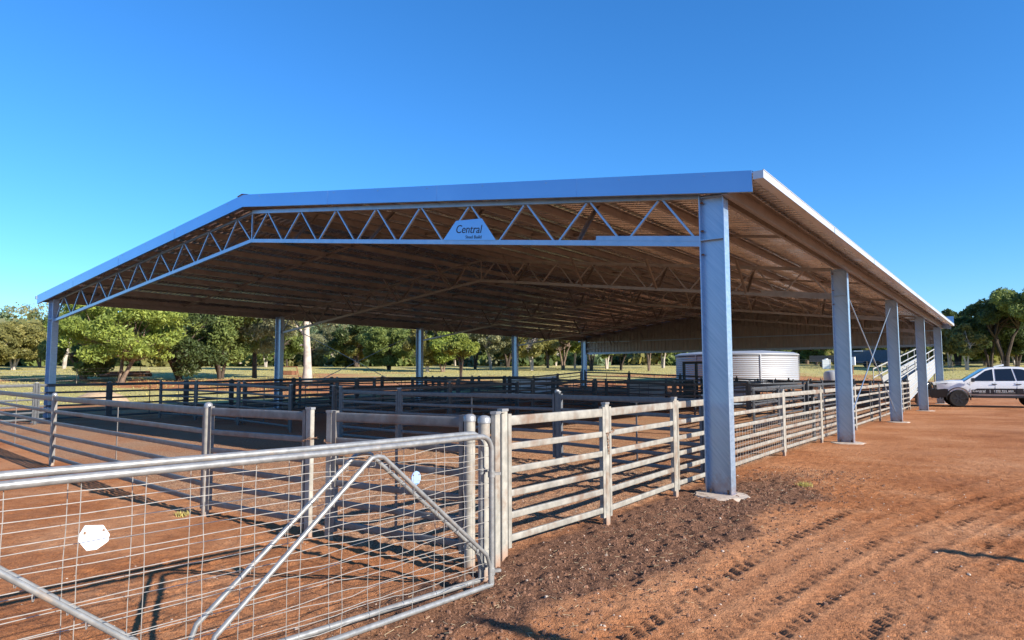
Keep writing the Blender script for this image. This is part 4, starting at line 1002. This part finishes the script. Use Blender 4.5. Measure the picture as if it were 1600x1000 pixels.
def tree(px, D, h, kind, leaf, bark, label, cat='tree', group=None, sx=1.0, seed=1, rz=None, size=0.12, lean=0.0):
    x, y = at(px, D); key = (kind, seed)
    if key not in SHAPES: SHAPES[key] = tree_shape(kind, seed)
    P, stems, br = SHAPES[key]; sc = np.array([h*sx, h*sx, h])
    root = empty({'gum': 'gum_tree', 'bush': 'shrubby_tree', 'broad': 'broad_tree', 'round': 'broad_tree', 'umb': 'spreading_tree'}[kind], (x, y, g0(x, y)), rz if rz is not None else random.uniform(0, 6.28), label, cat, group)
    root.rotation_euler[0] = lean
    rs = np.random.RandomState(seed*7+int(px) % 97)
    if h*size < .1: pass
    me = quads_mesh('crown', P*sc, size, L[leaf], rs); o = bpy.data.objects.new('crown', me); C.objects.link(o); o.parent = root
    tb = MB(); r0 = h*.021*(1.35 if kind == 'broad' else 1)
    for s in stems: tb.tube([Vector(p*sc) for p in s], [r0*1.25, r0, r0*.75, r0*.5], 7)
    for b in br: tb.tube([Vector(p*sc) for p in b], [r0*.42, r0*.28, r0*.1], 5)
    tb.build('trunk', BARK[bark], root)
    return root
BG = 'trees beyond the yards'
TR = [
 (187, 60, 7.3, 'round', 'bright', 'brown', 'large bright green tree nearest the left corner column of the shed', 1.22, 52),
 (282, 64, 8.0, 'bush', 'dark', 'dark', 'dark many stemmed tree right of the large bright green one', .95, 3),
 (345, 66, 7.8, 'round', 'mid', 'dark', 'dark green tree with a forked black trunk under the left eave', .85, 4),
 (398, 68, 8.6, 'gum', 'grey', 'dark', 'silvery gum with dark trunks left of the second left column', 1.1, 5),
 (436, 90, 8.0, 'broad', 'mid', 'dark', 'green tree behind the second left column', .9, 6),
 (-45, 78, 5.0, 'round', 'olive', 'pale', 'olive gum at the far left edge of the picture', 1.3, 7),
 (20, 92, 5.4, 'round', 'olive', 'pale', 'olive gum second from the left edge with pale limbs', 1.2, 8),
 (62, 104, 6.0, 'round', 'olive', 'brown', 'rusty olive tree just left of the left corner column', .9, 9),
 (98, 98, 7.6, 'gum', 'mid', 'pale', 'green gum with pale leaning limbs right of the left corner column', 1.1, 10),
 (130, 66, 6.6, 'bush', 'mid', 'brown', 'low green tree joined to the left side of the large bright one', .9, 30),
 (560, 112, 7.4, 'round', 'olive', 'brown', 'dense olive crowned tree left of the small dark trunked tree', .95, 11),
 (608, 92, 6.4, 'round', 'mid', 'dark', 'round crowned tree with a short dark trunk standing alone in the grass', 1.1, 12),
 (520, 130, 9.4, 'gum', 'blue', 'pale', 'blue green gum right of the thick pale trunk', 1.2, 13),
 (668, 84, 6.2, 'round', 'olive', 'pale', 'olive tree just right of the third left column', .8, 14),
 (692, 84, 6.4, 'round', 'bright', 'brown', 'bright green tree right of the third left column', .9, 15),
 (720, 62, 4.4, 'umb', 'yellow', 'dark', 'thin leaning tree with yellow green foliage behind the pens', .9, 16),
 (742, 96, 7.0, 'umb', 'yellow', 'dark', 'yellow green crowned tree behind the thin leaning one', .8, 17),
 (768, 92, 6.8, 'gum', 'grey', 'pale', 'grey green gum with arched pale limbs', 1.1, 18),
 (793, 108, 7.0, 'broad', 'dark', 'dark', 'dark tree left of the fourth left column', .8, 19),
 (832, 88, 6.5, 'gum', 'olive', 'pale', 'white trunked gum right of the fourth left column', 1.2, 20),
 (856, 100, 6.6, 'gum', 'olive', 'brown', 'olive gum with a thin brown trunk behind the white trunked one', 1.1, 21),
 (880, 92, 6.6, 'umb', 'olive', 'brown', 'spreading olive tree between the two last left columns', .8, 22),
 (898, 96, 6.4, 'gum', 'yellow', 'pale', 'yellow green gum left of the last left column', 1.0, 23),
 (924, 86, 6.0, 'umb', 'mid', 'dark', 'straight dark trunked tree right of the last left column', .8, 24),
 (948, 94, 6.0, 'gum', 'mid', 'pale', 'forked pale gum under the clad gable', 1.0, 25),
 (970, 88, 4.6, 'umb', 'bright', 'dark', 'low round bright green tree under the clad gable', 1.2, 26),
 (1014, 84, 5.4, 'umb', 'yellow', 'brown', 'small yellow green tree left of the tank', .8, 27),
 (1036, 96, 6.2, 'gum', 'mid', 'pale', 'pale trunked gum close to the left side of the tank', .9, 28),
 (1262, 118, 8.5, 'umb', 'mid', 'brown', 'green tree with a stout brown trunk right of the tank', .8, 29),
 (1245, 130, 8.0, 'broad', 'dark', 'dark', 'dark tree immediately right of the tank', .9, 31),
 (1290, 132, 9.0, 'broad', 'mid', 'dark', 'green tree behind the dark box trailer', .9, 32),
 (1340, 124, 9.0, 'broad', 'dark', 'dark', 'dark tree between the second column and the cross braces', .9, 33),
 (1362, 134, 9.5, 'broad', 'mid', 'brown', 'green tree behind the long blue trailer', .8, 34),
 (1388, 104, 8.0, 'gum', 'mid', 'pale', 'white trunked gum beside the third column', .8, 35),
 (1420, 120, 8.0, 'broad', 'olive', 'brown', 'yellowish green tree between the third and fourth columns', .8, 36),
 (1448, 128, 7.5, 'broad', 'dark', 'dark', 'dark tree behind the loading ramp', .8, 37),
 (1484, 100, 5.6, 'gum', 'olive', 'pale', 'small olive tree right of the last column', 1.0, 38),
 (1498, 112, 8.2, 'broad', 'dark', 'dark', 'dark bushy tree left of the tall one behind the ute', .8, 39),
 (1512, 92, 5.0, 'gum', 'olive', 'pale', 'low pale stemmed tree behind the ute bonnet', 1.0, 40),
 (1572, 96, 9.8, 'umb', 'dark', 'dark', 'tall dark spreading tree rising behind the ute cabin', .88, 41),
 (1548, 100, 7.6, 'gum', 'dark', 'dark', 'leaning dark gum under the left side of the tall spreading tree', 1.2, 42),
 (1632, 92, 10.2, 'umb', 'mid', 'dark', 'tall green tree cut by the right edge of the picture', .9, 43),
 (1590, 104, 6.0, 'broad', 'dark', 'dark', 'low dark tree filling under the tall spreading tree', 1.2, 44),
 (1540, 112, 4.4, 'broad', 'yellow', 'brown', 'low yellow green tree behind the ute windscreen', 1.0, 45),
]
for (px, D, h, kind, leaf, bark, lab, sx, sd_) in TR:
    tree(px, D, h, kind, leaf, bark, lab, group=BG, sx=sx, seed=sd_, size=.10+D*.0011)
# the dense belt between and behind them: copies that nothing tells apart
rb = random.Random(44); protos = [o for o in C.objects if o.parent is None and o.get('group') == BG and o.name.split('.')[0] in ('broad_tree', 'gum_tree', 'shrubby_tree') and 'belt' not in o['label']]
protos = [o for o in protos if any(w in o['label'] for w in ('dense olive', 'second left column', 'fourth left column', 'dark box trailer', 'cross braces', 'close to the left', 'clad gable'))]
for i in range(46):
    px = -120+i*38+rb.uniform(-14, 14); D = rb.uniform(108, 136)
    if 1050 < px < 1240: continue
    src = rb.choice(protos); x, y = at(px, D); c = src.copy(); C.objects.link(c); c.location = (x, y, g0(x, y)-.2); c.rotation_euler = (0, 0, rb.uniform(0, 6.28)); k = rb.uniform(.55, .9); c.scale = (k*1.15, k*1.15, k)
    c['label'] = 'tree of the dense green belt standing behind the nearer paddock trees'; c['category'] = 'tree'; c['group'] = 'dense belt of trees behind the paddock'
    for ch in src.children: d = ch.copy(); C.objects.link(d); d.parent = c
# the big pale gum trunk with its own shape
def big_gum(px, D):
    x, y = at(px, D); root = empty('gum_tree', (x, y, g0(x, y)), 0, 'tall gum with a thick pale trunk standing in the red dirt', 'tree', BG)
    dr = Vector((_r[0], _r[1], 0)).normalized(); Z = Vector((0, 0, 1)); F = Vector((-dr.y, dr.x, 0))
    tb = MB(); tb.tube([Z*-.2, dr*.02+Z*1.2, dr*-.05+Z*2.8, dr*-.15+Z*4.2, dr*-.2+Z*6, dr*.2+Z*8.4], [.48, .34, .30, .27, .2, .1], 12)
    for a in ([dr*-.1+Z*3.6, dr*-.7+Z*4.5, dr*-1.6+Z*5.2, dr*-2.6+Z*6.2], [dr*-.15+Z*4.4, dr*.6+Z*5.6, dr*1.6+Z*6.6], [dr*-.2+Z*5.0, dr*-.8+F*1.5+Z*6.4, F*2.4+Z*7.6], [dr*-.1+Z*3.0, dr*-.5+Z*3.1, dr*-.7+Z*3.05]):
        tb.tube(a, [.14, .11, .08, .04][:len(a)] if len(a) > 3 else [.12, .08, .04], 7)
    tb.build('trunk', BARK['pale'], root)
    rs = np.random.RandomState(5); P = []
    for _ in range(26):
        c = np.array(list(dr*rs.uniform(-3.2, 3.0)+F*rs.uniform(-2.5, 2.5)+Z*rs.uniform(5.2, 9.0))); k = 300; q_ = rs.normal(size=(k, 3))*.42; P.append(c+q_)
    me = quads_mesh('crown', np.concatenate(P), .17, L['grey'], rs); o = bpy.data.objects.new('crown', me); C.objects.link(o); o.parent = root
big_gum(480, 62)
# far-off wood on the rise: reads as one mass
def woodland():
    rs = np.random.RandomState(3); groups = {'olive': [], 'blue': [], 'mid': [], 'dark': [], 'grey': []}
    keys = list(groups); pr = [.24, .28, .16, .12, .20]
    n = 0
    for _ in range(900):
        px = rs.uniform(-160, 1760); u = rs.rand(); D = 135+u**1.2*330
        if px < 760 and D < 150 and rs.rand() < .4: continue
        x, y = at(px, D); h = rs.uniform(5.5, 9.5)*(0.8 if px > 1200 else 1); w = h*rs.uniform(.35, .5); z = g0(x, y); k = int(260-D*.25)
        q_ = rs.normal(size=(k, 3)); q_ /= np.linalg.norm(q_, axis=1)[:, None]; q_ *= rs.uniform(.5, 1.05, k)[:, None]
        lump = 1+.25*np.sin(q_[:, 0]*5+rs.rand()*6)*np.cos(q_[:, 2]*6+rs.rand()*6)
        pts = np.array([x, y, z+h*.52])+q_*lump[:, None]*np.array([w, w, h*.46])
        groups[keys[rs.choice(5, p=pr)]].append(pts)
    for _ in range(420):               # low undergrowth along the front of the wood
        px = rs.uniform(-160, 1760); D = rs.uniform(112, 165); x, y = at(px, D); h = rs.uniform(1.6, 4.2); w = h*rs.uniform(.6, .9); z = g0(x, y)
        q_ = rs.normal(size=(90, 3)); q_ /= np.linalg.norm(q_, axis=1)[:, None]; q_ *= rs.uniform(.4, 1.05, 90)[:, None]; q_[:, 2] = np.abs(q_[:, 2])
        groups[keys[rs.choice(5, p=[.3, .1, .25, .25, .1])]].append(np.array([x, y, z+.1])+q_*np.array([w, w, h*.9]))
    nm = {'olive': 'olive', 'blue': 'blue green', 'mid': 'mid green', 'dark': 'dark', 'grey': 'grey green'}
    first = None
    me_all = []
    for kk, arr in groups.items():
        me = quads_mesh('distant_woodland', np.concatenate(arr), .62, L[kk], rs, 1.4)
        o = bpy.data.objects.new('distant_woodland', me); C.objects.link(o)
        tag(o, 'far off %s crowns of the wood on the rise behind the paddock' % nm[kk], 'woodland', 'distant woodland crowns', kind='stuff')
woodland()
# weeds and the one green tuft by the nearest column
def tuft(x, y, r, n, label, mat='tuft'):
    mb = MB(); z = gh(x, y)
    for _ in range(n):
        a = random.uniform(0, 6.28); q0 = Vector((random.gauss(0, r*.4), random.gauss(0, r*.4), 0)); d = Vector((math.cos(a), math.sin(a), 0)); s = random.uniform(.5, 1)*r
        w = Vector((-d.y, d.x, 0))*r*.06; tip = q0+d*s*.8+Vector((0, 0, s*.7)); mid = q0+d*s*.4+Vector((0, 0, s*.5))
        mb.add([q0-w, q0+w, mid+w, tip, mid-w], [(0, 1, 2, 4), (4, 2, 3)])
    o = mb.build('grass_tuft', L[mat], smooth=False); o.location = (x, y, z); tag(o, label, 'weed')
tuft(0.62, 1.35, .11, 90, 'small bright green grass tuft on bare dirt right of the nearest column')
tuft(-5.0, -5.25, .10, 40, 'small green weed at the foot of the round capped front post')
def paddock_grass():
    rs = np.random.RandomState(9); P = []
    for _ in range(9000):
        px = rs.uniform(-100, 1700); D = rs.uniform(44, 100)
        x, y = at(px, D)
        if px > 500 and px < 1480 and y < 40: continue
        if x > -25.5 and y < 40: continue
        P.append((x, y, g0(x, y)+.04))
    P = np.array(P); P = np.repeat(P, 3, 0)+rs.normal(size=(len(P)*3, 3))*np.array([.25, .25, .02])
    me = quads_mesh('paddock_grass', P, .055, L['tuft'], rs, 1.2); o = bpy.data.objects.new('paddock_grass', me); C.objects.link(o)
    tag(o, 'low yellow green grass tufts growing over the paddocks', 'grass', kind='stuff')
paddock_grass()
